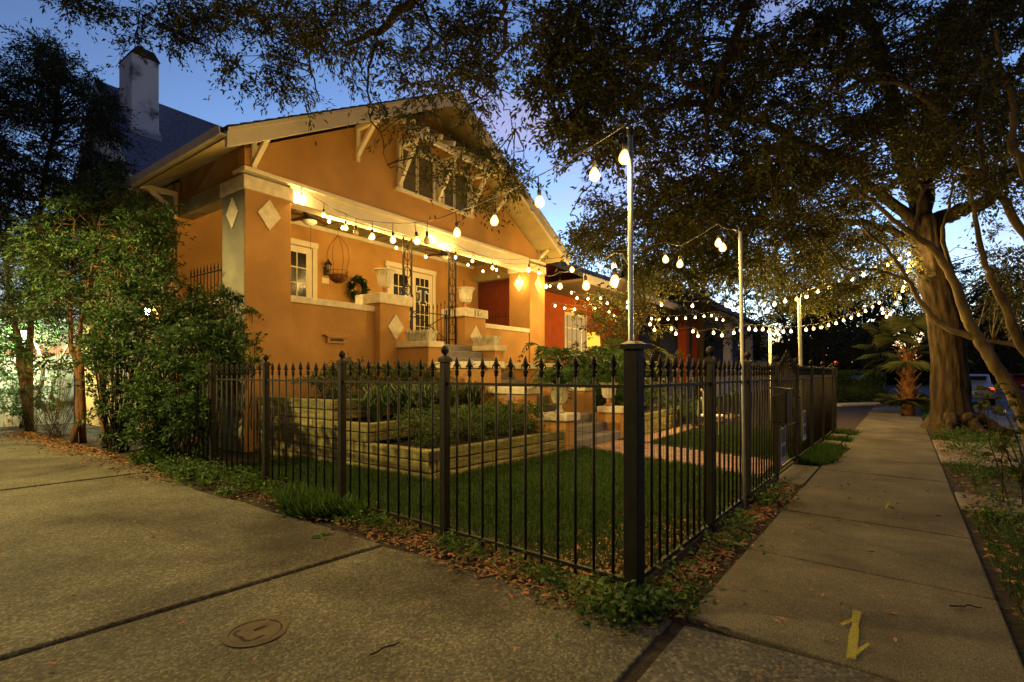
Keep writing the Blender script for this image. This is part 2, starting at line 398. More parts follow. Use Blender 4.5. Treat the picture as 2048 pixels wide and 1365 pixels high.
# public sidewalk
sw = thing('sidewalk', '', '', (5, -8.6, 0)); del sw['label'], sw['category']; sw['kind'] = 'structure'
uj = [-1.52, -.13, 1.27, 2.58, 3.98, 5.4, 6.9, 8.4, 9.9, 11.4, 12.9, 14.4, 15.9]
for a, b in zip(uj, uj[1:]):
    g = .007; sk = -.10
    slab(sw, [(a+g, swl(a)), (b-g, swl(b)), (b-g+sk, swr(b)), (a+g+sk, swr(a))], walkm, .012 + rnd.uniform(-.005,.005))
for i in range(24):
    a = 15.93 + i*1.5
    slab(sw, [(a, swl(a)), (a+1.49, swl(a+1.49)), (a+1.49, swr(a+1.49)+.5), (a, swr(a)+.5)], walkm, .045 if i < 3 else .02)
for a, b in ((2.42, 3.32), (5.75, 7.35), (7.365, 9.0)):
    slab(sw, [(a, swr(a)-.02), (b, swr(b)-.02), (b-.15, -10.9), (a-.15, -10.9)], stripm, .002)
# gate threshold slab and stepping slabs by the fence
slab(sw, [(2.62,-7.66),(4.1,-7.70),(4.1, swl(4.1)+.01),(2.62, swl(2.62)+.01)], walkm, .022)
for a, b in ((6.6, 7.5), (8.0, 8.9)): slab(sw, [(a,-7.80),(b,-7.82),(b, swl(b)+.02),(a, swl(a)+.02)], walkm, .028)
# brick garden path from the gate to the steps
bp = thing('garden_path', '', '', (4, -6, 0)); del bp['label'], bp['category']; bp['kind'] = 'structure'
bme = meshof(MB().box((-.098,-.047,-.05),(.098,.047,.012)), 'brick', brickm)
nb = 0
for j in range(31):
    v = -7.42 + j*.0985
    for i in range(7):
        u = 2.95 + (v + 7.45)*.30 + (i + (.5 if j % 2 else 0))*.205
        inst('brick', bme, (u, v, rnd.uniform(-.003,.003)), bp, rnd.uniform(-.01,.01)); nb += 1
bord = MB()
for i in range(40): bord.box((5.3+i*.205, -5.05, -.05), (5.3+i*.205+.196, -4.62, .012))
mk('brick_course', bord, brickm, bp, kind='stuff')

# yellow utility paint mark on the sidewalk
ym = bpy.data.materials.new('utility_paint'); ym.use_nodes = True
n = ym.node_tree.nodes; l = ym.node_tree.links.new; p = n['Principled BSDF']; p.inputs['Base Color'].default_value = (.36, .33, .01, 1); p.inputs['Roughness'].default_value = .8
tx = n.new('ShaderNodeTexNoise'); tx.inputs['Scale'].default_value = 75; tx.inputs['Detail'].default_value = 5
cr = n.new('ShaderNodeValToRGB'); cr.color_ramp.elements[0].position = .43; cr.color_ramp.elements[1].position = .56
tr = n.new('ShaderNodeBsdfTransparent'); ms = n.new('ShaderNodeMixShader'); l(tx.outputs[0], cr.inputs[0]); l(cr.outputs[0], ms.inputs[0]); l(tr.outputs[0], ms.inputs[1]); l(p.outputs[0], ms.inputs[2]); l(ms.outputs[0], n['Material Output'].inputs[0])
def stroke(mb, p, q, wd, z):
    p, q = Vector((p[0],p[1],0)), Vector((q[0],q[1],0)); d = (q-p).normalized(); s = Vector((-d.y,d.x,0))*wd/2
    k = 6; o = len(mb.v)
    for i in range(k+1):
        c = p.lerp(q, i/k); f = .75 + .45*rnd.random(); mb.v += [tuple(c+s*f+Vector((0,0,z))), tuple(c-s*f+Vector((0,0,z)))]
    for i in range(k): mb.f.append((o+2*i, o+2*i+1, o+2*i+3, o+2*i+2))
am = MB()
def g2(x, y): q = gz(x, y, .02); return (q.x, q.y)
stroke(am, g2(1714,1222), g2(1702,1318), .036, .0215); stroke(am, g2(1714,1236), g2(1682,1250), .020, .0220); stroke(am, g2(1704,1312), g2(1738,1288), .022, .0224)
tag(mk('painted_arrow', am, ym, fix=False), 'yellow spray-painted double arrow on the sidewalk slab', 'marking')
am = MB(); stroke(am, g2(1777,1006), g2(1771,1018), .016, .0215); stroke(am, g2(1771,1019), g2(1783,1021), .008, .0220)
tag(mk('painted_mark', am, ym, fix=False), 'faint small yellow paint tick on a farther sidewalk slab', 'marking')

# manhole cover
mc = gz(511, 1264); mr = thing('manhole_cover', 'round rusty brown access cover set in the driveway concrete', 'cover', (mc.x, mc.y, 0))
rust = mat('rusty_iron', (.088,.068,.038), .8, .25, 9, .3, 50)
mk('frame', MB().lathe([(.155,-.05),(.155,.002),(.128,.004),(.128,-.05)], mc, 40), rust, mr)
lid = mk('lid', MB().lathe([(.1235,-.04),(.1235,.000),(.119,.003),(.0,.003)], mc, 40), rust, mr)
arc = MB(); ap = []
for i in range(13):
    a = R(120 + i*13); ap.append((a, .088 + .012*math.sin(i)))
for (a, r_), (b, r2_) in zip(ap, ap[1:]):
    arc.add([(mc.x+math.cos(a)*(r_-.010), mc.y+math.sin(a)*(r_-.010), .0042),(mc.x+math.cos(a)*(r_+.010), mc.y+math.sin(a)*(r_+.010), .0042),(mc.x+math.cos(b)*(r2_+.010), mc.y+math.sin(b)*(r2_+.010), .0042),(mc.x+math.cos(b)*(r2_-.010), mc.y+math.sin(b)*(r2_-.010), .0042)], [(0,1,2,3)])
mk('rim_groove', arc, soil, mr)
mk('pry_slot', MB().box((mc.x+.0,mc.y+.0,.0035),(mc.x+.06,mc.y+.022,.0050)), soil, mr)

# ================================================================== HOUSE
H = thing('bungalow', 'orange stucco bungalow with raised porch and broad front gable', 'house', (4.6, 3, 0))
FL = 2.05                       # porch floor
BW = 2.75                       # porch back wall
# porch base and floor
mk('porch_floor', MB().box((.06,.20,FL-.12),(9.44,BW,FL)), stepm, H)
def wall_left():                # low front walls
    for a, b, top in ((.80, 2.76, 2.66), (6.31, 8.70, 2.59)):
        w_ = mk('porch_wall', MB().box((a,.05,0),(b,.28,top)), stucco, H)
        mk('wall_cap', MB().box((a,.01,top),(b-.0,.34,top+.125)), capm, w_, bevel=.012)
wall_left()
for u0, s in ((0.03, 1), (9.27, -1)):
    w_ = mk('porch_wall', MB().box((u0,.80,0),(u0+.20,BW,2.60)), stucco, H)
    mk('wall_cap', MB().box((u0-.04,.78,2.60),(u0+.24,2.36,2.72)), capm, w_, bevel=.012)
def diamond(parent, c, ax, sz=.30, th=.025):
    """lozenge tile; ax 'v' faces -y, 'u' faces -x"""
    a, b = .48*sz, .62*sz; poly = [(-a,0),(0,-b),(a,0),(0,b)]
    if ax == 'v': f0 = lambda x, z: (c[0]+x, c[1]-th, c[2]+z); f1 = lambda x, z: (c[0]+x, c[1]+.01, c[2]+z)
    else: f0 = lambda x, z: (c[0]-th, c[1]+x, c[2]+z); f1 = lambda x, z: (c[0]+.01, c[1]+x, c[2]+z)
    mk('diamond_tile', MB().prism(poly, f0, f1), capm, parent)
for u0, u1 in ((0,.84),(8.66,9.5)):
    p_ = mk('pillar', MB().box((u0,0,0),(u1,.80,4.5)), stucco, H, bevel=.012)
    if u0 == 0: mk('side_skin', MB().box((-.006,.012,0),(-.002,.788,4.488)), mat('grey_skin', (.17,.16,.125), .9, .16, 2.5, .45, 55), p_)  # thin skin giving this one pillar face a greyer colour than the stucco
    mk('capital', MB().box((u0-.035,-.035,4.49),(u1+.035,.835,4.73)), capm, p_, bevel=.012)
    diamond(p_, ((u0+u1)/2, 0, 4.14), 'v', .44); diamond(p_, (u0, .40, 4.14), 'u', .44)
# piers flanking the steps
for u0, u1, top in ((2.76,3.60,2.84),(5.46,6.31,2.80)):
    p_ = mk('pier', MB().box((u0,-.15,0),(u1,.58,top)), stucco, H, bevel=.012)
    cp = mk('pier_cap', MB().box((u0-.05,-.20,top),(u1+.05,.63,top+.225)), capm, p_, bevel=.014)
    diamond(p_, ((u0+u1)/2, -.15, top-.48), 'v', .46)
# cheek walls of the steps: three levels on each side
for u0, u1 in ((3.22,3.60),(5.46,5.84)):
    for v0, v1, top, zc in ((-1.12,-.15,1.90,.125),(-2.73,-1.125,1.45,.13),(-3.56,-2.735,.97,.125),(-4.40,-3.88,.53,.125)):
        c_ = mk('cheek_wall', MB().box((u0,v0,0),(u1,v1,top)), stucco, H, bevel=.01)
        mk('cheek_cap', MB().box((u0-.05,v0-.05,top),(u1+.05,v1-.002,top+zc)), capm, c_, bevel=.014)
    mk('cheek_wall', MB().box((u0+.02,-3.88,0),(u1-.02,-3.56,.50)), stucco, H)
# steps
st = [(-4.42,.17),(-4.10,.34),(-3.78,.51),(-3.0,.68),(-2.68,.85),(-2.36,1.02),(-2.04,1.19),(-1.72,1.36),(-1.40,1.53),(-1.08,1.70),(-.76,1.87),(-.44,2.04)]
for i, (v, z) in enumerate(st):
    v2 = st[i+1][0]+.03 if i+1 < len(st) else .2
    ext = .12 if i < 2 else 0
    mk('step', MB().box((3.60-0,v,0 if i == 0 else z-.2),(5.46,v2,z)), stepm, H, bevel=.02)
# beam over the porch opening
bm_ = mk('porch_beam', MB().box((.845,.03,4.5),(8.655,.37,4.80)), trim, H)
mk('beam_moulding', MB().box((-.02,-.035,4.80),(9.52,.40,4.875)), trim, bm_, bevel=.01)
mk('soffit_strip', MB().box((.845,.10,4.475),(8.655,.30,4.499)), trim, bm_)
for u0 in (.04, 9.2):
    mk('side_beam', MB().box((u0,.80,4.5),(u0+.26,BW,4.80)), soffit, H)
    mk('upper_wall', MB().box((u0+.02,.12,4.80),(u0+.24,BW,5.62)), stucco, H)
# porch ceiling and back wall
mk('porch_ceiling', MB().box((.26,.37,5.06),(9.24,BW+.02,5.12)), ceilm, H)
cl = MB()
for i in range(1, 24): cl.box((.26+i*.375,.38,5.052),(.26+i*.375+.012,BW,5.0598))
mk('ceiling_board_groove', cl, soil, H, kind='stuff')
mk('back_wall', MB().box((.02,BW,0),(9.48,BW+.2,5.2)), stucco, H)
mk('crown_moulding', MB().box((.26,BW-.07,4.94),(9.2,BW-.002,5.055)), trim, H, bevel=.02)
mk('beam_moulding', MB().box((.26,.372,4.94),(9.2,.44,5.055)), trim, H)
# rear body
mk('side_wall', MB().box((.0,BW+.201,0),(9.5,8.8,5.2)), stucco, H)
# gable wall
RU, RZ = 4.52, 7.86                    # ridge position, top of roof there
EL, ER, EZ = -.66, 9.70, 5.02          # eave ends
sl = (RZ-EZ)/(RU-EL)
gpoly = [(.02,4.875),(9.48,4.875),(9.48, RZ-.20-(9.48-RU)*sl),(RU,RZ-.20),(.02, RZ-.20-(RU-.02)*sl)]
mk('gable_wall', MB().prism(gpoly, lambda a,b:(a,.045,b), lambda a,b:(a,.26,b)), stucco, H)
# roof slabs
V0, V1 = -.78, 9.2
def roofslab(name, ue, top0, top1, m, parent, v0, v1, inset=0.):
    mb = MB(); zr = RZ
    prof = [(ue, EZ+top0), (RU, zr+top0), (RU, zr+top1), (ue, EZ+top1)]
    mb.prism(prof, lambda a,b:(a,v0,b), lambda a,b:(a,v1,b)); return mk(name, mb, m, parent)
for ue in (EL, ER):
    rf = roofslab('roof', ue, 0, .035, shingle, H, V0, V1)
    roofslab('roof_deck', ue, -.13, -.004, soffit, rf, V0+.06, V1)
    # rake board and its upper moulding
    for nm, a0, a1, va, vb in (('rake_board',-.27,-.03,V0-.02,V0+.05),('rake_moulding',-.045,.02,V0-.05,V0-.021)):
        roofslab(nm, ue, a0, a1, woodtrim, rf, va, vb)
    # shingle courses showing at the verge
    k = 26; mb = MB(); sg = 1 if ue < RU else -1
    for i in range(k):
        ua = ue + (RU-ue)*i/k; ub = ue + (RU-ue)*(i+1)/k; za = EZ+(RZ-EZ)*i/k; zb = EZ+(RZ-EZ)*(i+1)/k
        mb.prism([(ua,za+.036),(ub,zb+.036),(ub,zb+.046),(ua,za+.062)], lambda a,b:(a,V0-.035,b), lambda a,b:(a,V1-.01,b))
    mk('shingle_courses', mb, shingle, rf, kind='stuff')
    # gutter
    s = -1 if ue < 0 else 1
    gp = [(ue,EZ-.10),(ue+s*.10,EZ-.10),(ue+s*.125,EZ+.02),(ue+s*.115,EZ+.02),(ue+s*.09,EZ-.085),(ue+s*.0,EZ-.085)]
    mk('gutter', MB().prism(gp, lambda a,b:(a,V0-.01,b), lambda a,b:(a,3.15,b)), woodtrim, H)
mk('ridge_cap', MB().prism([(RU-.16,RZ-.03),(RU,RZ+.065),(RU+.16,RZ-.03),(RU,RZ+.03)], lambda a,b:(a,V0-.045,b), lambda a,b:(a,V1,b)), shingle, H)
# knee brackets
def bracket(u, foot, top, out, parent=H, axis='v', wv=0., s=.085, nm='bracket'):
    """diagonal brace + wall post + top arm, leaving the wall plane v=wv towards -v (or u=wv towards -u)"""
    f = (lambda o, z: (u, wv - o, z)) if axis == 'v' else (lambda o, z: (wv - o, u, z))
    b_ = mk(nm, MB().bar(f(.0, foot), f(out, top), s, s*.9), trim, parent, bevel=.008)
    mk('bracket_arm', MB().bar(f(0, top+.01), f(out+.14, top+.01), s*1.04, s*1.1), trim, b_, bevel=.008)
    mk('bracket_post', MB().bar(f(.03, foot-.12), f(.03, top+.05), s*.98, .055, (0,1,0) if axis == 'v' else (1,0,0)), trim, b_, bevel=.006)
    return b_
bracket(.16, 4.93, 5.36, .56, wv=.04); bracket(2.32, 5.84, 6.40, .58, wv=.04); bracket(9.18, 4.93, 5.36, .56, wv=.04)
bracket(6.95, 5.84, 6.36, .58, wv=.04)
bracket(2.72, 4.55, 4.93, .50, wv=.0, axis='u')
# gable windows with awning
W = mk('gable_window', MB().box((3.38,.015,5.47),(5.92,.06,6.60)), woodtrim, H)
mk('window_sill', MB().box((3.32,-.045,5.44),(5.98,.05,5.51)), trim, W, bevel=.008)
def louvres(a, b):
    mk('window_opening', MB().box((a,.008,5.53),(b,.0148,6.42)), glassd, W)
    mb = MB(); k = 26
    for i in range(k):
        z = 5.545 + i*(.86/k); mb.box((a+.01,-.006,z),(b-.01,.006,z+.014))
    mk('blind_slats', mb, mat('blind_slat', (.17,.13,.075), .8, .1), W, kind='stuff')
    for q in (a-.06, b): mk('casing', MB().box((q,-.022,5.51),(q+.06,.0145,6.47)), trim, W, bevel=.006)
    mk('casing', MB().box((a-.06,-.022,6.42),(b+.06,.0146,6.50)), trim, W, bevel=.006)
louvres(3.52, 3.92); louvres(4.0, 4.48); louvres(4.86, 5.20); louvres(5.27, 5.74)
AW = mk('awning', MB().prism([(.03,6.98),(-.72,6.72),(-.72,6.75),(.03,7.02)], lambda a,b:(3.05,a,b), lambda a,b:(6.25,a,b)), shingle, H)
mk('awning_beam', MB().box((3.12,-.62,6.50),(6.18,-.54,6.61)), trim, AW, bevel=.008)
for i in range(8):
    u = 3.18 + i*.42
    mk('rafter_tail', MB().bar((u,.02,6.93),(u,-.74,6.665), .075, .10), trim, AW, bevel=.008)
for u in (3.42, 4.66, 5.86): bracket(u, 5.56, 6.44, .56, AW, wv=.0, s=.09, nm='awning_bracket')
# crawl-space mail vent on the front wall
vt = mk('wall_vent', MB().box((1.60,.0,1.945),(2.02,.049,2.075)), stucco, H)
mk('vent_hood', MB().prism([(1.52,2.10),(2.10,2.10),(2.02,2.05),(1.60,2.05)], lambda a,b:(a,-.035,b), lambda a,b:(a,.049,b)), stucco, vt)
mk('vent_slot', MB().box((1.66,-.006,1.985),(1.96,-.002,2.035)), black, vt)
# doors on the porch
def door(name, a, b, z0, z1, cols, rows_, leaves_, parent=H):
    d = mk(name, MB().box((a,BW-.045,z0),(b,BW-.002,z1)), trim, parent)
    for q0, q1 in ((a-.13,a-.004),(b+.004,b+.13)): mk('casing', MB().box((q0,BW-.075,z0),(q1,BW-.003,z1+.02)), trim, d, bevel=.01)
    mk('casing', MB().box((a-.16,BW-.08,z1+.02),(b+.16,BW-.003,z1+.16)), trim, d, bevel=.01)
    lw = (b-a)/leaves_
    for k in range(leaves_):
        la = a + k*lw; pw = (lw-.30)/cols; ph = (z1-z0-.50)/rows_
        if k: mk('meeting_stile', MB().box((la-.018,BW-.066,z0+.01),(la+.018,BW-.046,z1-.01)), trim, d)
        for i in range(cols):
            for j in range(rows_):
                mk('pane', MB().box((la+.15+i*pw+.012,BW-.0475,z0+.36+j*ph+.012),(la+.15+(i+1)*pw-.012,BW-.0455,z0+.36+(j+1)*ph-.012)), glassd, d)
        for i in range(1, cols): mk('muntin', MB().box((la+.15+i*pw-.012,BW-.058,z0+.36),(la+.15+i*pw+.012,BW-.048,z1-.14)), trim, d)
        for j in range(1, rows_): mk('muntin', MB().box((la+.15,BW-.0565,z0+.36+j*ph-.012),(la+.15+lw-.30,BW-.0482,z0+.36+j*ph+.012)), trim, d)
        mk('knob', MB().tube([(la+(.08 if k else lw-.08),BW-.045,z0+1.0),(la+(.08 if k else lw-.08),BW-.11,z0+1.0)],[.012,.028],8), black, d)
    return d
door('french_door', 1.35, 3.0, FL, 4.43, 2, 5, 2)
D2 = door('french_door', 5.45, 7.17, FL, 4.40, 3, 5, 2)
mk('switch_plate', MB().box((3.30,BW-.012,3.64),(3.50,BW-.002,3.78)), trim, H)
# side door pilaster at the right rear of the porch
mk('pilaster', MB().box((8.66,BW-.12,FL),(9.27,BW-.003,4.5)), stucco, H)

# varsity letter T on the door
def tpoly(s, c):
    P = [(-.5,.62),(.5,.62),(.5,.28),(.36,.28),(.36,.40),(.14,.40),(.14,-.46),(.26,-.46),(.26,-.62),(-.26,-.62),(-.26,-.46),(-.14,-.46),(-.14,.40),(-.36,.40),(-.36,.28),(-.5,.28)]
    cx, cz = c; return [(cx + x*s, cz + z*s) for x, z in P]
T = thing('letter_sign', 'navy varsity letter T with white outline hung on the porch door', 'sign', (6.74, BW-.08, 3.45))
def tofs(d):
    P = [(6.74 + (x-6.74)*1.2, z) for x, z in tpoly(.41, (6.74, 3.72))]; out = []
    n_ = len(P)
    for i in range(n_):
        p0, p1, p2 = Vector(P[i-1]), Vector(P[i]), Vector(P[(i+1) % n_])
        e1 = (p1-p0).normalized(); e2 = (p2-p1).normalized(); n1 = Vector((-e1.y,e1.x)); n2 = Vector((-e2.y,e2.x)); out.append(tuple(p1 + (n1+n2)*d))
    return out
mk('outline', MB().prism(tofs(.03), lambda a,b:(a,BW-.085,b), lambda a,b:(a,BW-.07,b)), whitep, T)
mk('letter', MB().prism(tofs(0), lambda a,b:(a,BW-.095,b), lambda a,b:(a,BW-.0855,b)), navy, T)

# monogram on the right pier cap
def text_mesh(s, size, name):
    cu = bpy.data.curves.new(name, 'FONT'); cu.body = s; cu.size = size; cu.extrude = .008; cu.align_x = 'CENTER'; cu.resolution_u = 2
    o = bpy.data.objects.new(name, cu); COL.objects.link(o); dg = bpy.context.evaluated_depsgraph_get()
    me = bpy.data.meshes.new_from_object(o.evaluated_get(dg)); bpy.data.objects.remove(o); return me
mg = thing('monogram_plaque', 'small pale raised initials on the stone cap of the right porch pier', 'letters', (5.93,-.205,2.84))
for ch, du in (('J',-.075),('K',.07)):
    me = text_mesh(ch, .20, 'initial'); me.materials.append(whitep)
    inst('initial', me, (5.93+du,-.215,2.842), mg, rot=(R(90),0,0))
    mk('backing', MB().box((5.93+du-.07,-.207,2.835),(5.93+du+.07,-.2015,2.995)), soffit, mg)

# neighbouring things on the porch ------------------------------------------------
def iron_column(u, label):
    t = thing('iron_trellis', label, 'column', (u+.13,.12,FL), 'lacy iron columns of the porch opening')
    for du in (0,.25):
        mk('upright', MB().box((u+du,.11,FL),(u+du+.034,.144,4.47)), ironb, t)
    for z in (2.2, 3.35, 4.40): mk('crossbar', MB().box((u,.112,z),(u+.272,.130,z+.02)), ironb, t)
    z = 2.35
    while z < 4.3:
        c = u + .136
        for s in (-1, 1):
            pts = [(c+s*(.0+.09*math.sin(a)), .121, z + .13 + .13*math.cos(a)) for a in np.linspace(0, math.pi, 9)]
            mk('scroll', MB().tube(pts, .012, 5), ironb, t)
        mk('leaf_ornament', MB().lathe([(.004,0),(.024,.04),(.006,.09)], (c,.121,z+.27), 6), ironb, t)
        z += .40
    mk('stem', MB().box((u+.131,.116,FL+.1),(u+.141,.126,4.40)), ironb, t)
    return t
iron_column(3.44+.2, 'lacy black iron column beside the left porch pier'); iron_column(4.99+.17, 'lacy black iron column beside the right porch pier')
# porch gate
G = thing('porch_gate', 'black spear-topped iron gate standing across the top of the porch steps', 'gate', (4.5,.16,FL))
gz0 = FL + .06
for i in range(9):
    u = 3.98 + i*.135; top = 2.92 + .17*((i-4)/4)**2
    mk('picket', MB().tube([(u,.16,gz0),(u,.16,top),(u,.16,top+.03),(u,.16,top+.12)],[.009,.009,.018,.002],6), ironb, G)
for z in (gz0+.06, 2.80): mk('rail', MB().box((3.93,.148,z),(5.12,.172,z+.022)), ironb, G)
for p_, q_ in (((3.95,.15,2.80),(5.10,.15,2.2)),((5.10,.17,2.80),(3.95,.17,2.2))): mk('brace', MB().bar(p_, q_, .018, .018), ironb, G)
mk('gate_stile', MB().box((3.915,.145,FL),(3.94,.175,2.95)), ironb, G); mk('gate_stile', MB().box((5.11,.145,FL),(5.135,.175,2.95)), ironb, G)
mk('latch', MB().box((5.06,.12,2.72),(5.13,.15,2.82)), ironb, G)
# side railings
def side_rail(u, label):
    t = thing('iron_railing', label, 'railing', (u,1.6,2.72))
    for i in range(11):
        v = .90 + i*.142; z = 3.36
        mk('picket', MB().tube([(u,v,2.72),(u,v,z-.08),(u,v,z-.06),(u,v,z+.06)],[.009,.009,.017,.002],6), ironb, t)
    for z in (2.79, 3.24): mk('rail', MB().box((u-.01,.84,z),(u+.01,2.36,z+.02)), ironb, t)
side_rail(.10, 'black spear-topped railing in the side opening behind the left pillar'); side_rail(9.38, 'black spear-topped railing in the side opening by the right pillar')
# ceiling fans
def fan(u, v, label):
    t = thing('ceiling_fan', label, 'fan', (u,v,4.5), 'porch ceiling fans')
    mk('downrod', MB().tube([(u,v,5.05),(u,v,4.80)],.02,8), black, t)
    mk('motor_housing', MB().lathe([(.03,.34),(.12,.32),(.15,.24),(.13,.17),(.06,.14)], (u,v,4.5), 16), black, t, True)
    gl = mk('light_globe', MB().lathe([(.01,.03),(.09,.04),(.145,.085),(.15,.12),(.10,.14)], (u,v,4.5), 16), whitep, t, True)
    for k in range(5):
        a = k*2*math.pi/5 + .4; d = Vector((math.cos(a), math.sin(a), 0))
        mk('blade', MB().bar(Vector((u,v,4.72)) + d*.14, Vector((u,v,4.73)) + d*.64, .12, .012, (.1,.1,1)), coir, t)
    mk('pull_chain', MB().tube([(u+.02,v,4.53),(u+.02,v,4.0)],.004,4), black, t)
fan(1.98, 1.2, 'dark ceiling fan with white globe hanging beside the left porch door'); fan(6.18, 1.2, 'dark ceiling fan with white globe above the double doors')
# lanterns on the back wall
def lantern(u, z, label, v=BW, rot=0, lit=False, grp='porch wall lanterns'):
    t = thing('wall_lantern', label, 'lantern', (u,v,z), grp)
    ax = (lambda du, dv, dz: (u+du, v-dv, z+dz)) if rot == 0 else (lambda du, dv, dz: (u-dv, v+du, z+dz))
    a = ax(-.05,0,-.16); b = ax(.05,.02,.06)
    mk('backplate', MB().box(tuple(map(min,a,b)), tuple(map(max,a,b))), black, t)
    mk('arm', MB().tube([ax(0,.0,-.10), ax(0,.07,-.15), ax(0,.13,-.13), ax(0,.13,-.08)],.010,6), black, t)
    c = ax(0,.13,0)
    mk('base_cup', MB().lathe([(.02,-.10),(.06,-.07),(.05,-.05)], c, 8), black, t)
    mk('roof', MB().lathe([(.10,.10),(.09,.12),(.04,.19),(.02,.20),(.012,.25)], c, 8), black, t)
    for k in range(6):
        an = k*math.pi/3; mk('glass_bar', MB().tube([(c[0]+.05*math.cos(an),c[1]+.05*math.sin(an),c[2]-.06),(c[0]+.075*math.cos(an),c[1]+.075*math.sin(an),c[2]+.11)],.006,4), black, t)
    mk('lamp_glass', MB().lathe([(.030,-.05),(.045,.10)], c, 10), bulb_fil if lit else bulb_off, t)
    return t, c
lantern(3.40, 4.0, 'black carriage lantern on the wall beside the left porch door')
lantern(5.26, 3.98, 'black carriage lantern on the wall beside the double doors')
# hanging basket
hb = pv(676, 545, 1.4); hb.z = 3.60
t = thing('hanging_basket', 'empty wire hanging basket with brown coir liner on the porch', 'basket', hb)
mk('liner', MB().lathe([(.02,-.17),(.10,-.15),(.17,-.08),(.205,.0),(.19,.0),(.14,-.07),(.02,-.12)], hb, 18), coir, t, True)
for k in range(4):
    a = k*math.pi/2 + .5; d = Vector((math.cos(a), math.sin(a), 0))
    pts = [hb + d*.21 + Vector((0,0,.0)), hb + d*.22 + Vector((0,0,.18)), hb + d*.27 + Vector((0,0,.42)), hb + d*.20 + Vector((0,0,.70)), hb + Vector((0,0,.93))]
    mk('hanger_wire', MB().tube(wobble(pts, 0, 4), .006, 4), coir, t)
for z, r_ in ((.0,.215),(.10,.225)):
    mk('wire_ring', MB().tube([hb + Vector((r_*math.cos(a), r_*math.sin(a), z)) for a in np.linspace(0, 2*math.pi, 21)], .007, 4), coir, t)
for k in range(14):
    a = k*math.pi/7; d = Vector((math.cos(a), math.sin(a), 0)); mk('wire_rib', MB().tube([hb+d*.225+Vector((0,0,.10)), hb+d*.22, hb+d*.19+Vector((0,0,-.08)), hb+d*.06+Vector((0,0,-.175))], .005, 4), coir, t)
mk('hook', MB().tube([hb+Vector((0,0,.93)), (hb.x,hb.y,5.06)], .005, 4), coir, t)
# wreath
wc = Vector((4.30, BW-.10, 3.62)); t = thing('wreath', 'leafy magnolia wreath hung on the porch wall', 'wreath', wc)
mk('ring', MB().tube([wc+Vector((.21*math.cos(a),0,.21*math.sin(a))) for a in np.linspace(0, 2*math.pi, 25)], .05, 6), twigm, t)
P = []; D = []
for k in range(330):
    a = rnd.uniform(0, 2*math.pi); q = wc + Vector((.21*math.cos(a), rnd.uniform(-.05,.03), .24*math.sin(a))) ; P.append(q); d = Vector((math.cos(a)*rnd.uniform(-.6,1.2), -rnd.uniform(.2,1), math.sin(a)*rnd.uniform(-.6,1.2)+rnd.uniform(-.4,.4))); D.append(d)
V, Q = leaves(np.array(P), np.array(D), .16, .065); np_mesh('leaves', V, Q, leafa, t)
for k in range(7):
    a = k*.9; mk('blossom', MB().lathe([(.005,0),(.03,.012),(.022,.035),(.004,.045)], (wc.x+.25*math.cos(a), wc.y-.09, wc.z+.25*math.sin(a)), 8), urnm, t, True)

# urns
def urn(c, h, r, label, m, foot=None, cat='urn', group=None, n=32):
    t = thing('urn', label, cat, c, group)
    wob = lambda k, n_, z: .06*math.cos(k*math.pi) if .36*h < z < .93*h else 0
    mk('foot', MB().lathe([(r*.50,0),(r*.50,.05*h),(r*.34,.10*h),(r*.22,.18*h),(r*.30,.22*h),(r*.24,.26*h),(r*.22,.31*h)], c, 20), foot or m, t, True)
    mk('bowl', MB().lathe([(r*.22,.31*h),(r*.58,.36*h),(r*.70,.50*h),(r*.76,.78*h),(r*.92,.93*h),(r*1.10,.97*h),(r*1.08,h),(r*.88,.985*h),(r*.80,.92*h),(r*.1,.90*h)], c, n, wob), m, t)
    return t
urn((3.19,.20,3.066), .58, .225, 'pale fluted urn on the cap of the left porch pier', urnm, terracotta, group='urns on the porch piers')
urn((5.90,.20,3.026), .58, .225, 'pale fluted urn on the cap of the right porch pier, above the initials', urnm, terracotta, group='urns on the porch piers')
urn((3.41,-4.16,.656), .50, .19, 'weathered green-grey urn on the left pedestal at the foot of the steps', mossy)
urn((5.63,-4.05,.656), .50, .19, 'cream fluted urn on the right pedestal at the foot of the steps', urnm, terracotta)
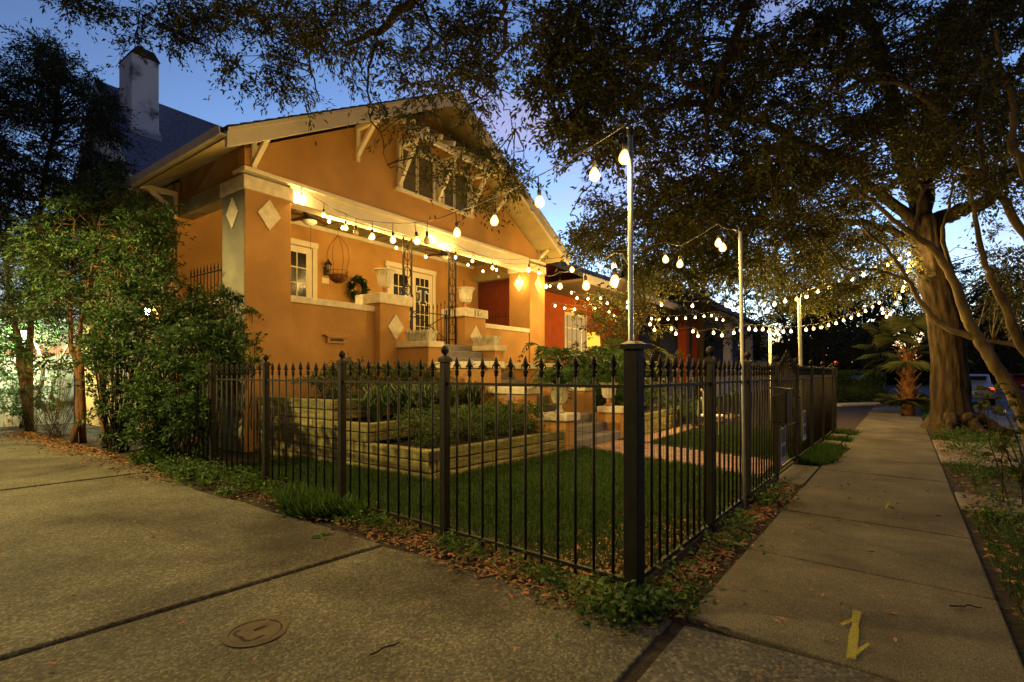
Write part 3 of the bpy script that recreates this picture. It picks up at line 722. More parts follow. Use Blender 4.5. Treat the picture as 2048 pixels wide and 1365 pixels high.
# scalloped planter boxes
def planter(c0, v0, v1, z, label):
    uc = c0; t = thing('planter_box', label, 'planter', (uc,(v0+v1)/2,z), 'scalloped planter boxes on the step walls')
    hw = .135; hh = .19
    body = MB(); body.add([(uc-hw*.85,v0+.02,z),(uc+hw*.85,v0+.02,z),(uc+hw*.85,v1-.02,z),(uc-hw*.85,v1-.02,z),(uc-hw,v0,z+hh),(uc+hw,v0,z+hh),(uc+hw,v1,z+hh),(uc-hw,v1,z+hh)], [(0,3,2,1),(4,5,6,7),(0,1,5,4),(1,2,6,5),(2,3,7,6),(3,0,4,7)])
    mk('box', body, mossy, t, bevel=.01)
    k = 7
    for i in range(k):
        v = v0 + (v1-v0)*(i+.5)/k
        for s in (-1, 1):
            mk('scallop', MB().prism([(math.cos(a)*(v1-v0)/k*.5, math.sin(a)*.08 + .0) for a in np.linspace(0, math.pi, 8)], lambda a,b: (uc+s*hw*.995-.018,v+a,z+hh-.02+b), lambda a,b: (uc+s*hw*.995+.012,v+a,z+hh-.02+b)), mossy, t)
        for s in (-1, 1):
            mk('relief_rib', MB().tube([(uc+s*(hw*.86),v,z+.02),(uc+s*(hw*.93+.004),v,z+.10),(uc+s*(hw+.004),v,z+hh-.01)],[.012,.02,.03],6), mossy, t)
    for i in range(2):
        u = uc + (i-.5)*hw
        mk('scallop', MB().prism([(math.cos(a)*hw*.5, math.sin(a)*.08) for a in np.linspace(0, math.pi, 8)], lambda a,b: (u+a,v0-.012,z+hh-.02+b), lambda a,b: (u+a,v0+.018,z+hh-.02+b)), mossy, t)
planter(3.41, -1.06, -.36, 2.027, 'mossy scalloped concrete planter on the left step wall'); planter(5.65, -1.06, -.36, 2.027, 'mossy scalloped concrete planter on the right step wall')

# ================================================================== RAISED BEDS
def timbers(t, p, q, zs, wd=.14, L0=2.4, seed=0):
    r = random.Random(seed); p, q = Vector((*p,0)), Vector((*q,0)); d = (q-p); ln = d.length; d.normalize()
    for k, (z0, z1) in enumerate(zs):
        s = 0.; first = True
        while s < ln - .05:
            l_ = (L0 if not first else (L0*.55 if k % 2 else L0)); e = min(ln, s + l_); first = False
            a = p + d*(s + .003); b = p + d*(e - .003); j = Vector((-d.y, d.x, 0))*r.uniform(-.008,.008); zc = (z0+z1)/2
            mk('timber', MB().bar(a + j + Vector((0,0,zc)), b + j + Vector((0,0,zc)), wd, z1-z0-.008), timber, t, bevel=.012)
            s = e
RB = thing('raised_bed', 'stepped raised garden bed of stacked treated timbers', 'garden bed', (1.6,-2.5,0))
lo = [(-.05,.09),(.095,.235),(.24,.38)]; t2 = [(.385,.515),(.52,.65)]; t3 = [(.655,.80),(.805,.955)]
timbers(RB, (.26,-4.19), (.26,-.05), lo, seed=1); timbers(RB, (.26,-2.99), (.26,-.05), t2, seed=2); timbers(RB, (.26,-2.20), (.26,-.05), t3, seed=3)
timbers(RB, (.335,-4.12), (3.16,-4.34), lo, seed=4, L0=1.9); timbers(RB, (.335,-2.93), (3.18,-2.93), t2, seed=5); timbers(RB, (.335,-2.14), (3.18,-2.14), t3, seed=6)
mk('timber', MB().box((.17,-4.27,.245),(.31,-4.195,.375)), timber_end, RB, bevel=.01)
for a, b, z in ((-4.07,-2.99,.33),(-2.86,-2.2,.60),(-2.07,-.02,.90)): mk('soil_fill', MB().box((.33,a,-.05),(3.2,b,z)), soil, RB)
RB2 = thing('raised_bed', 'low timber garden bed on the far side of the brick path', 'garden bed', (8,-2.5,0))
timbers(RB2, (5.98,-4.50), (9.9,-4.28), [(-.05,.14),(.145,.30),(.305,.45)], seed=8); timbers(RB2, (9.9,-4.28), (9.9,-.5), [(-.05,.14),(.145,.30),(.305,.45)], seed=9)
mk('soil_fill', MB().box((5.9,-4.40,-.05),(9.82,-.1,.40)), soil, RB2)

# ================================================================== IRON FENCE
pick_me = meshof(MB().tube([(0,0,.035),(0,0,1.335)], .0095, 8), 'picket', iron, True)
fm = MB()
fm.lathe([(.0095,0),(.017,.012),(.012,.026),(.018,.036),(.011,.050),(.010,.058),(.020,.088),(.012,.120),(.002,.150)], (0,0,0), 8)
for s in (-1, 1):
    fm.tube([(s*.006,0,.050),(s*.015,0,.072),(s*.027,0,.086),(s*.036,0,.078),(s*.036,0,.064),(s*.029,0,.060)], [.005,.007,.007,.006,.005,.003], 5)
    fm.tube([(s*.006,0,.046),(s*.018,0,.036),(s*.020,0,.024)], [.005,.005,.003], 5)
fin_me = meshof(fm, 'finial', iron, True)
def picket(parent, x, y, ang, dz=0.):
    o = inst('picket', pick_me, (x, y, dz), parent, ang)
    f = bpy.data.objects.new('finial', fin_me); COL.objects.link(f); f.parent = o; f.location = (0,0,1.325)
def post(parent, x, y, ang, wd=.062, h=1.49, ball=True, cap=True):
    d = Vector((math.cos(ang), math.sin(ang), 0)); e = Vector((-d.y, d.x, 0))
    def sq(r, z): return [Vector((x,y,z)) + d*a*r + e*b*r for a, b in ((-1,-1),(1,-1),(1,1),(-1,1))]
    mb = MB(); mb.add(sq(wd/2, -.05) + sq(wd/2, h-.05), [(0,3,2,1),(4,5,6,7),(0,1,5,4),(1,2,6,5),(2,3,7,6),(3,0,4,7)])
    p_ = mk('post', mb, iron, parent, bevel=.004)
    if cap:
        c = MB(); c.add(sq(wd*.66, h-.05) + sq(wd*.66, h-.02) + sq(wd*.30, h), [(0,3,2,1),(0,1,5,4),(1,2,6,5),(2,3,7,6),(3,0,4,7),(4,5,9,8),(5,6,10,9),(6,7,11,10),(7,4,8,11),(8,9,10,11)])
        mk('post_cap', c, iron, p_)
    if ball: mk('ball_finial', MB().lathe([(.016,-.004),(.012,.012),(.024,.020),(.034,.040),(.034,.056),(.022,.076),(.006,.086)], (x,y,h), 12), iron, p_, True)
    return p_
def fence_run(label, P0, P1, posts, counts, first=True, mesh_top=1.12, skip=None, corner=False):
    P0, P1 = Vector((*P0,0)), Vector((*P1,0)); d = (P1-P0).normalized(); ang = math.atan2(d.y, d.x); ln = (P1-P0).length
    t = thing('iron_fence', label, 'fence', P0 + d*ln/2)
    for i, s in enumerate(posts):
        q = P0 + d*s; post(t, q.x, q.y, ang)
    for (s0, s1), k in zip(zip(posts, posts[1:]), counts):
        a, b = P0 + d*(s0+.03), P0 + d*(s1-.03)
        for z, hh in ((1.268,.020),(.09,.024)):
            mk('rail', MB().bar(a + Vector((0,0,z)), b + Vector((0,0,z)), .026, hh), iron, t)
        for i in range(k):
            q = P0 + d*(s0 + (s1-s0)*(i+1)/(k+1)); picket(t, q.x, q.y, ang, rnd.uniform(-.006,.006))
    return t, P0, d, ang
CORN = (-1.44, -7.56)
posL = [0., 1.655, 3.14, 4.76, 6.36, 8.32]
FLt, P0, dL, angL = fence_run('black wrought-iron fence run along the driveway with fleur-de-lis pickets', CORN, (-.93,.74), posL[1:], [9,9,9,11])
# first bay from the corner post
a, b = Vector((*CORN,0)) + dL*.05, Vector((*CORN,0)) + dL*(1.655-.03)
for z, hh in ((1.268,.020),(.09,.024)): mk('rail', MB().bar(a+Vector((0,0,z)), b+Vector((0,0,z)), .026, hh), iron, FLt)
for i in range(11):
    q = Vector((*CORN,0)) + dL*(1.655*(i+1)/12); picket(FLt, q.x, q.y, angL, rnd.uniform(-.006,.006))
cp = post(FLt, CORN[0], CORN[1], angL, .092, 1.545, ball=False)
def wiremesh(t, P0, d, s0, s1, top, off):
    e = Vector((-d.y, d.x, 0))*off; mb = MB(); wm = .0011
    k = int((s1-s0)/.052)
    for i in range(k+1):
        q = P0 + d*(s0 + i*.052) + e; j = d*rnd.uniform(-.006,.006)
        mb.tube([q+Vector((0,0,.0)), q+j+Vector((0,0,top*.5)), q+j*.4+Vector((0,0,top))], wm, 3, cap=False)
    z = .03
    while z < top + .01:
        pts = [P0 + d*(s0+(s1-s0)*i/30) + e + Vector((0,0,z+.012*math.sin(i*1.3+z*9))) for i in range(31)]
        mb.tube(pts, wm, 3, cap=False); z += .105
    mk('wire_mesh', mb, iron, t, kind='stuff', fix=False)
wiremesh(FLt, Vector((*CORN,0)), dL, .06, 8.3, 1.05, -.022)
posR = [1.51, 2.78, 4.22]
FRt, Q0, dR, angR = fence_run('black wrought-iron fence run along the public sidewalk up to the garden gate', CORN, (9.46,-7.87), posR, [8,10])
a, b = Vector((*CORN,0)) + dR*.05, Vector((*CORN,0)) + dR*(1.51-.03)
for z, hh in ((1.268,.020),(.09,.024)): mk('rail', MB().bar(a+Vector((0,0,z)), b+Vector((0,0,z)), .026, hh), iron, FRt)
for i in range(10):
    q = Vector((*CORN,0)) + dR*(1.51*(i+1)/11); picket(FRt, q.x, q.y, angR)
mk('base_board', MB().bar(Vector((*CORN,.035))+dR*.1, Vector((*CORN,.035))+dR*4.2, .05, .07), mat('rusty_board', (.10,.055,.03), .9, .3), FRt)
wiremesh(FRt, Vector((*CORN,0)), dR, .06, 4.2, 1.05, .022)
posR2 = [5.72, 7.2, 8.7, 10.3, 10.91]
FR2, *_ = fence_run('black wrought-iron fence run continuing beyond the garden gate', CORN, (9.46,-7.87), posR2, [10,10,11,3])
for v in np.linspace(-7.75, -1.5, 44): picket(FR2, 9.47, v, R(90))
for z in (1.268,.09): mk('rail', MB().bar((9.47,-7.8,z),(9.47,-1.4,z), .026,.02), iron, FR2)
post(FR2, 9.47, -4.7, 0); post(FR2, 9.47, -1.45, 0)
# garden gate, pickets rising to a peak
GT = thing('garden_gate', 'black iron garden gate with pickets rising to a central peak', 'gate', Vector((*CORN,0)) + dR*4.97)
for i in range(11):
    s = 4.30 + i*.133; q = Vector((*CORN,0)) + dR*s; picket(GT, q.x, q.y, angR, .02 + .20*(1-abs(i-5)/5)**1.5)
for z in (1.268,.12,.62): mk('rail', MB().bar(Vector((*CORN,z))+dR*4.26, Vector((*CORN,z))+dR*5.68, .026,.024), iron, GT)
for k, s in enumerate((4.62, 5.0, 5.35)):
    for z in (.4,.8,1.05):
        c = Vector((*CORN,z)) + dR*s
        mk('scroll', MB().tube([c + dR*.06*math.cos(a)*(1-a/9) + Vector((0,-.02,.09*math.sin(a)*(1-a/9))) for a in np.linspace(0,5,14)], .007, 5), iron, GT)
mk('lever_handle', MB().tube([Vector((*CORN,1.0))+dR*5.60+Vector((0,-.02,0)), Vector((*CORN,1.0))+dR*5.60+Vector((0,-.09,0)), Vector((*CORN,1.0))+dR*5.45+Vector((0,-.09,.0))], .011, 6), iron, GT)
# mailbox on the fence
mb0 = Vector((*CORN,0)) + dR*3.98 + Vector((0,-.10,0)); MX = thing('mailbox', 'tall dark metal mailbox mounted on the sidewalk fence', 'mailbox', mb0 + Vector((0,0,.74)))
mk('box', MB().prism([(-.085,.76),(.085,.76),(.085,1.08),(-.085,1.14)], lambda a,b:(mb0.x-.15,mb0.y+a,b), lambda a,b:(mb0.x+.15,mb0.y+a,b)), iron, MX, bevel=.012)
mk('lid', MB().prism([(-.11,1.148),(.095,1.165),(.095,1.185),(-.11,1.168),], lambda a,b:(mb0.x-.165,mb0.y+a,b), lambda a,b:(mb0.x+.165,mb0.y+a,b)), iron, MX)
mk('newspaper_hook', MB().tube([mb0+Vector((-.08,0,.76)), mb0+Vector((-.08,-.05,.70)), mb0+Vector((-.08,-.09,.73))], .008, 5), iron, MX)
# posters
def poster(c, ang, hgt, wid, tilt, label):
    t = thing('poster', label, 'poster', c, 'paper notices on the fence'); d = Vector((math.cos(ang), math.sin(ang), 0)); nrm = Vector((d.y,-d.x,0)); up = (Vector((0,0,1)) + d*tilt).normalized()
    def sheet(nm, x0, x1, y0, y1, o, m):
        q = [c + d*x + up*y for x, y in ((x0,y0),(x1,y0),(x1,y1),(x0,y1))]
        mb = MB().add([p + nrm*(o-.0012) for p in q] + [p + nrm*o for p in q], [(0,3,2,1),(4,5,6,7),(0,1,5,4),(1,2,6,5),(2,3,7,6),(3,0,4,7)]); mk(nm, mb, m, t)
    h, w_ = hgt, wid/2
    sheet('sheet', -w_, w_, 0, h, .0, paper); sheet('photo', -w_*.84, w_*.84, h*.56, h*.95, .003, photo1); sheet('photo', -w_*.84, w_*.84, h*.17, h*.48, .003, photo2)
    for k in range(2): sheet('text_line', -w_*.7, w_*.7, h*(.505+.025*k), h*(.513+.025*k), .003, ink)
    for k in range(2): sheet('text_line', -w_*.6, w_*.6, h*(.085+.035*k), h*(.10+.035*k), .003, ink)
q = Vector((*CORN,.20)) + dR*4.42 + Vector((0,-.05,0)); poster(q, angR, .46, .30, .05, 'white notice with two dark pictures on the near side of the garden gate')
q = Vector((*CORN,.32)) + dR*6.15 + Vector((0,-.05,0)); poster(q, angR, .46, .30, -.06, 'white notice with two dark pictures on the fence beyond the garden gate')

# ================================================================== LIGHT POLES
def pole(base, top, r, m, label, clip=None):
    t = thing('light_pole', label, 'pole', base, 'poles carrying the string lights')
    mk('shaft', MB().tube([base, base.lerp(top,.5), top], r, 12), m, t, True)
    mk('top_cap', MB().lathe([(r*1.25,-.03),(r*1.25,.012),(r*.5,.022)], top, 10), black, t)
    mk('eye_hook', MB().tube([top+Vector((0,0,-.02)), top+Vector((-.03,.0,.03)), top+Vector((-.05,0,.0))], .006, 5), black, t)
    if clip: mk('clamp_arm', MB().tube([clip, clip+Vector((.10,-.03,.02))], .007, 5), galv, t)
    return t
p1b = at(1263,1190,3.19); p1b.z = 0; p1t = at(1260.5,262,3.19)
pole(p1b, p1t, .0165, galv, 'tall galvanised pole rising behind the fence corner post')
p2b = Vector((1.08,-7.662,0)); p2t = at(1480.5,458,5.06)
pole(p2b, p2t, .017, white_pole, 'slender pale pole standing beside the second sidewalk fence post', at(1484,628,5.06))
p3b = at(1606,800,9.7); p3b.z = 0; p3t = at(1597.5,592,9.86)
pole(p3b, p3t, .03, white_pole, 'leaning pale pole behind the fence beyond the gate')
p4b = at(1541,800,12.); p4b.z = 0; p4t = at(1540,655,12.)
pole(p4b, p4t, .03, white_pole, 'short pale pole standing deep in the yard')
p5b = at(1162,760,12.6); p5b.z = .35; p5t = at(1161,658,12.6)
pole(p5b, p5t, .03, white_pole, 'short white stake in the garden bed by the right pillar')

# ================================================================== STRING LIGHTS
gl_me = meshof(MB().lathe([(.010,.030),(.014,.022),(.024,.006),(.030,-.012),(.029,-.028),(.018,-.042),(.004,-.047)], (0,0,0), 12), 'bulb', bulb_on, True)
cm = MB().lathe([(.004,.010),(.014,.002),(.019,-.012),(.017,-.026),(.004,-.036)], (0,0,0), 10)
_mb = MB().lathe([(.010,.030),(.014,.022),(.024,.006),(.030,-.012),(.029,-.028),(.018,-.042),(.004,-.047)], (0,0,0), 12); _n = len(_mb.f); _mb.add(cm.v, cm.f)
on_me = meshof(_mb, 'bulb', bulb_on, True); on_me.materials.append(bulb_core)
for i_, p_ in enumerate(on_me.polygons): p_.material_index = int(i_ >= _n)
off_me = gl_me.copy(); off_me.materials[0] = bulb_off
sock_me = meshof(MB().lathe([(.004,.19),(.004,.085),(.014,.083),(.017,.07),(.015,.03),(.012,.024)], (0,0,0), 8), 'socket', cordm, True)
sock2_me = meshof(MB().lathe([(.006,.10),(.013,.09),(.016,.06),(.013,.024)], (0,0,0), 8), 'socket', cordm, True)
BL = bpy.data.lights.new('bulb_light', 'POINT'); BL.energy = BULB_W; BL.color = BULB_COL; BL.shadow_soft_size = .03
NB = 0
def string(label, A, B, bulbs, pend=True, lin=False, extra=None, r=.0045):
    """A, B: (px, py, t) ends of the cord; bulbs: (px, py[, lit]) centres of the bulbs"""
    global NB
    A3, B3 = at(*A), at(*B); t = thing('string_light', label, 'string lights', A3, 'strings of warm bulbs over the yard')
    drop = .19 if pend else .10; pts = [A3]; cen = []
    for i, b in enumerate(bulbs):
        if lin: f = (i+1)/(len(bulbs)+1)
        else: f = min(1, max(0, (b[0]-A[0])/(B[0]-A[0])))
        tt = 1/((1-f)/A[2] + f/B[2]); c = at(b[0], b[1], tt); cen.append((c, len(b) < 3)); pts.append(c + Vector((0,0,drop)))
    pts.append(B3)
    cord = []
    for i in range(len(pts)-1):
        for k in range(4):
            f = k/4; q = pts[i].lerp(pts[i+1], f); q.z -= .06*(pts[i+1]-pts[i]).length*f*(1-f); cord.append(q)
    cord.append(pts[-1]); mk('cord', MB().tube(cord, r, 5), cordm, t, True)
    for c, lit in cen:
        rx, ry = rnd.uniform(-.12,.12), rnd.uniform(-.12,.12)
        b = inst('bulb', on_me if lit else off_me, c, t, rot=(rx,ry,0), scale=(1.22,1.22,1.22))
        s = bpy.data.objects.new('socket', sock_me if pend else sock2_me); COL.objects.link(s); s.parent = b; s.scale = (.82,.82,.82)
        if lit:
            l_ = bpy.data.objects.new('bulb_glow', BL); COL.objects.link(l_); l_.parent = b; l_.location = (0,0,-.012); NB += 1
    return t
tb = lambda px, v: (v - CV)/ray(px, 0)[1]
string('string of large bulbs sweeping from the corner pole up to the left porch pillar', (1258,268,3.19), (601,384,tb(601,.0)),
       [(1249,311),(1189,346),(1079,401),(989,439),(914,463),(854,479,0),(834,480),(786,478),(744.6,471.5),(712,464,0),(691.5,454),(647,429),(602,394)])
string('string of bulbs from the porch beam to the slender pale pole', (893,492,tb(893,.0)), (1480,461,5.06),
       [(911,514),(945,521),(985,535),(1057,539),(1144,538),(1228,531),(1331,517),(1360,526),(1437,484),(1445,493)])
string('string of bulbs drooping inside the porch from left pillar to right', (604,386,tb(604,.3)), (1092,560,tb(1092,.3)),
       [(613.5,412),(658,442),(685,455),(741,475),(792.6,495),(851.5,513),(911,526,0),(936,529),(966,542),(997,553,0),(1035,563),(1047,541)])
string('short string of bulbs clipped along the middle of the porch beam', (840,452,tb(840,-.02)), (1057,528,tb(1057,-.02)), [(865,478),(888,497),(900,498.5),(993,539)])
string('string of bulbs between the right porch pillar and the corner pole', (1058,532,tb(1058,-.02)), (1257,533,3.19),
       [(1078,545),(1092,572),(1120,571),(1172,569),(1230,560),(1245,566,0)])
string('string of bulbs from the right pillar to the leaning pale pole', (1090,545,tb(1090,-.02)), (1597,592,9.86),
       [(1100,572),(1143,585),(1154,595.5),(1176,597),(1201,596),(1214.5,606),(1255,604),(1323,609),(1385,611),(1453,610),(1467,618),(1527.5,609),(1549,607.6),(1570,601),(1594,597)], False)
string('string of small bulbs far across the yard below the red house eave', (1096,612,15.), (1448,628,17.),
       [(1110,611),(1129,616),(1149,618),(1190,616),(1218,624),(1228,633),(1257,637),(1285,636),(1303,637),(1318.6,638),(1336,638),(1353,637),(1371,636),(1390.6,634.6),(1408,632),(1423,631),(1433,638),(1446,640)], False)
string('lower string of bulbs from the garden bed to the short pale pole', (1160,655,13.), (1540,656,12.),
       [(1255,614),(1300,648),(1309,659),(1343,657),(1352,667),(1386,662),(1396,671),(1427,665),(1444,670),(1467.6,665),(1481,660),(1498,657),(1511,659),(1525.6,658),(1538,662)], False)
string('string of bulbs from the short pale pole towards the palm', (1541,655,12.), (1759,598,15.),
       [(1553.5,662),(1567,662.6),(1582,662),(1612,659),(1627,656.6),(1642,654),(1657,650),(1672,646),(1687,640),(1702.5,635),(1717,629),(1731,621.5),(1745,613),(1759,605)], False)
string('string of bulbs from the leaning pole up to the oak trunk', (1598,591,9.86), (1820,503,12.3),
       [(1613,592),(1635.7,581.6),(1659,574),(1682,566,0),(1704.7,558),(1727.5,548),(1751,537),(1775.6,528.5),(1798.7,517),(1817.7,507)], False)
string('string of bulbs dropping from the oak trunk down past the palm', (1820,501,12.3), (1759,600,15.),
       [(1818.6,521),(1817,532),(1814.5,544),(1812,554),(1810,563),(1807,573),(1805,581),(1800,595),(1793,607),(1780,628),(1773,633),(1766,625.6),(1764,617)], False, True)

# ================================================================== NEIGHBOURING BUILDINGS
N1 = thing('stucco_house', 'tall blue-grey stucco house with steep dark roof behind the bungalow', 'house', (6,13.4,0))
NU0, NU1, NV0, NV1, NVR, NE, NR = 1.85, 11., 10.35, 16.5, 13.4, 7.86, 11.45
mk('wall', MB().prism([(NV0,0),(NV1,0),(NV1,NE),(NVR,NR-.25),(NV0,NE)], lambda a,b:(NU0,a,b), lambda a,b:(NU1,a,b)), grey_st, N1)
for va in (NV0-.35, NV1+.35):
    ze = NR - abs(va-NVR)*(NR-NE)/(NVR-NV0)
    rf = mk('roof', MB().prism([(va,ze),(NVR,NR),(NVR,NR+.10),(va,ze+.10)], lambda a,b:(NU0-.32,a,b), lambda a,b:(NU1+.3,a,b)), nshingle, N1)
    mb = MB(); k = 34
    for i in range(k):
        f0, f1 = i/k, (i+1)/k; v_a = va+(NVR-va)*f0; v_b = va+(NVR-va)*f1; z_a = ze+(NR-ze)*f0; z_b = ze+(NR-ze)*f1
        mb.prism([(v_a,z_a+.101),(v_b,z_b+.101),(v_b,z_b+.108),(v_a,z_a+.135)], lambda a,b:(NU0-.34,a,b), lambda a,b:(NU1+.32,a,b))
    mk('shingle_courses', mb, nshingle, rf, kind='stuff')
    mk('rake_board', MB().prism([(va,ze-.20),(NVR,NR-.20),(NVR,NR-.002),(va,ze-.002)], lambda a,b:(NU0-.34,a,b), lambda a,b:(NU0-.28,a,b)), whitep, rf)
chm = mat('chimney_stucco', (.72,.77,.80), .9, 0, 1.6, .3, 40, col2=(.12,.13,.14), ramp=(.53,.68))
chx, chv = 2.03, 11.66
ch = mk('chimney', MB().box((chx,chv,8.6),(chx+.82,chv+1.15,12.15)), chm, N1, bevel=.03)
mk('chimney_cap', MB().prism([(chx-.03,12.15),(chx+.85,12.15),(chx+.66,12.42),(chx+.16,12.42)], lambda a,b:(a,chv-.03,b), lambda a,b:(a,chv+1.18,b)), mat('soot_stucco', (.06,.055,.05), .95, .3), ch)
mk('flashing', MB().prism([(chv-.10,9.36),(chv+1.2,10.86),(chv+1.2,11.05),(chv-.10,9.58)], lambda a,b:(chx-.05,a,b), lambda a,b:(chx+.87,a,b)), mat('lead_flashing', (.36,.40,.44), .6, .2), ch)
w_ = mk('window', MB().box((NU0-.05,12.4,4.6),(NU0-.002,13.5,6.4)), whitep, N1)
for i in range(2): mk('pane', MB().box((NU0-.06,12.5,4.7+i*.85),(NU0-.051,13.4,5.45+i*.85)), glassd, w_)
# board fence behind the trees at the end of the driveway
BF = thing('board_fence', 'pale vertical board fence behind the trees at the end of the driveway', 'fence', (-4,9.4,0))
for i in range(58):
    u = -9 + i*.155; mk('board', MB().box((u,9.4+rnd.uniform(-.006,.006),-.02),(u+.145,9.425,1.85+rnd.uniform(-.02,.02))), wovenw, BF)
for z in (.4,1.5): mk('rail', MB().box((-9,9.43,z),(-.02,9.47,z+.09)), wovenw, BF)
# red house to the right
def rp_(px, v): return pv(px, 700, v).x
N2 = thing('red_house', 'low orange-red stucco house with lit window beyond the porch', 'house', (16,3,0))
RV = 1.3
mk('wall', MB().box((11.0,RV,-.02),(20.4,RV+7,5.6)), red, N2)
ux = [rp_(x, RV) for x in (1128,1172,1150,1208)]
wn_ = mk('window', MB().box((ux[0],RV-.05,2.0),(ux[1],RV-.002,3.75)), trim, N2)
nx = 4
for i in range(nx):
    for j in range(3):
        a = ux[0]+.08+(ux[1]-ux[0]-.16)*i/nx; b = ux[0]+.08+(ux[1]-ux[0]-.16)*(i+1)/nx
        mk('pane', MB().box((a+.02,RV-.062,2.1+j*.53),(b-.02,RV-.051,2.1+j*.53+.48)), emit('lit_pane', (1,.60,.20), .55) if (i, j) == (0,0) else MATS['lit_pane'], wn_)
for i in range(7): mk('window_bar', MB().tube([(ux[0]-.1+i*.38,RV-.2,1.9),(ux[0]-.1+i*.38,RV-.2,3.6)], .012, 5), ironb, wn_)
rf = mk('roof', MB().prism([(-.9,4.45),(4.8,7.1),(4.8,7.22),(-.9,4.60)], lambda a,b:(10.4,a,b), lambda a,b:(24.5,a,b)), shingle, N2)
mk('soffit', MB().box((10.45,-.85,4.36),(24.4,RV-.003,4.44)), mat('dark_soffit', (.16,.12,.06), .8, .1), rf)
mk('eave_board', MB().box((10.4,-.95,4.30),(24.5,-.90,4.58)), trim, rf)
for px in (1367, 1395):
    u = rp_(px, -.5); mk('porch_column', MB().box((u-.22,-.72,-.02),(u+.22,-.28,4.36)), red, N2)
mk('porch_wall', MB().box((rp_(1367,-.5)+.23,-.62,-.02),(24.3,-.40,1.0)), red, N2); mk('porch_wall_cap', MB().box((rp_(1367,-.5)+.23,-.68,1.0),(24.3,-.34,1.12)), capm, N2)
mk('porch_slab', MB().box((11.4,-.8,-.02),(24.3,RV-.004,.9)), stepm, N2)
mk('balcony_rail', MB().bar((11.6,-.6,1.75),(rp_(1215,-.6),-.6,1.75),.04,.04), ironb, N2)
for i in range(26):
    u = 11.6 + i*.155; mk('baluster', MB().tube([(u,-.6,.9),(u,-.6,1.75)],.011,5), ironb, N2)
# lamp on that porch
lp = pv(1187, 690, .5); lz = 2.05; lt = thing('table_lamp', 'glowing table lamp with tall yellow shade on the red house porch', 'lamp', (lp.x,.5,.9))
mk('table', MB().lathe([(.30,0),(.30,.03),(.05,.05),(.05,.78),(.40,.80),(.40,.84)], (lp.x,.5,.9), 16), coir, lt)
mk('base', MB().lathe([(.10,.84),(.16,1.0),(.14,1.12),(.05,1.22),(.03,1.34)], (lp.x,.5,.9), 16), whitep, lt, True)
sh = mk('shade', MB().lathe([(.28,1.34),(.235,2.05)], (lp.x,.5,.9), 24), shade_on, lt, True)
ll = bpy.data.lights.new('lamp_glow','POINT'); ll.energy = 70; ll.color = (1,.50,.13); ll.shadow_soft_size = .15
lo_ = bpy.data.objects.new('lamp_glow', ll); COL.objects.link(lo_); lo_.parent = lt; lo_.location = Vector((lp.x,.5-.45,3.25)) - ORG[lt.name]
# white-columned house farther along
N3 = thing('porch_house', 'distant blue-grey house with white porch columns beyond the fence', 'house', (36,-2,0))
def q3(px, py): return pv(px, py, -.6)
a3, b3 = q3(1425,700).x, q3(1532,700).x
mk('wall', MB().box((a3,1.6,-.02),(b3,8,5.2)), mat('bluegrey_siding', (.16,.17,.19), .9, .1), N3)
for px in (1458,1500,1530): u = q3(px,700).x; mk('column', MB().box((u-.25,-.75,-.02),(u+.25,-.30,4.6)), whitep, N3)
mk('porch_roof', MB().box((a3,-1.0,4.6),(b3+.3,1.59,5.0)), whitep, N3); mk('porch_deck', MB().box((a3,-.9,-.02),(b3+.2,1.59,1.5)), whitep, N3)
mk('roof', MB().prism([(-1.2,5.0),(4.5,8.4),(9,5.0)], lambda a,b:(a3-.4,a,b), lambda a,b:(b3+.4,a,b)), shingle, N3)
w_ = mk('window', MB().box((q3(1475,700).x,1.54,2.2),(q3(1488,700).x,1.598,4.2)), glassd, N3)
for i in range(26): u = q3(1500,700).x + i*.2; mk('baluster', MB().box((u,-.58,1.5),(u+.07,-.51,2.4)), whitep, N3)
# small white arched garden chair
gc = at(1443,770,11.); gc.z = 0; GC = thing('garden_chair', 'small white arched-back garden chair on the lawn behind the fence', 'chair', gc)
for s in (-1,1):
    for dv in (0,.4): mk('leg', MB().tube([gc+Vector((s*.22,dv,0)), gc+Vector((s*.20,dv,.42))],.014,6), whitep, GC)
mk('seat', MB().box((gc.x-.24,gc.y-.03,.42),(gc.x+.24,gc.y+.43,.45)), whitep, GC)
for r_ in (.24,.16): mk('back_hoop', MB().tube([gc+Vector((r_*math.cos(a),.42,.45+ (r_*2.3)*math.sin(a))) for a in np.linspace(0,math.pi,13)],.014,6), whitep, GC)

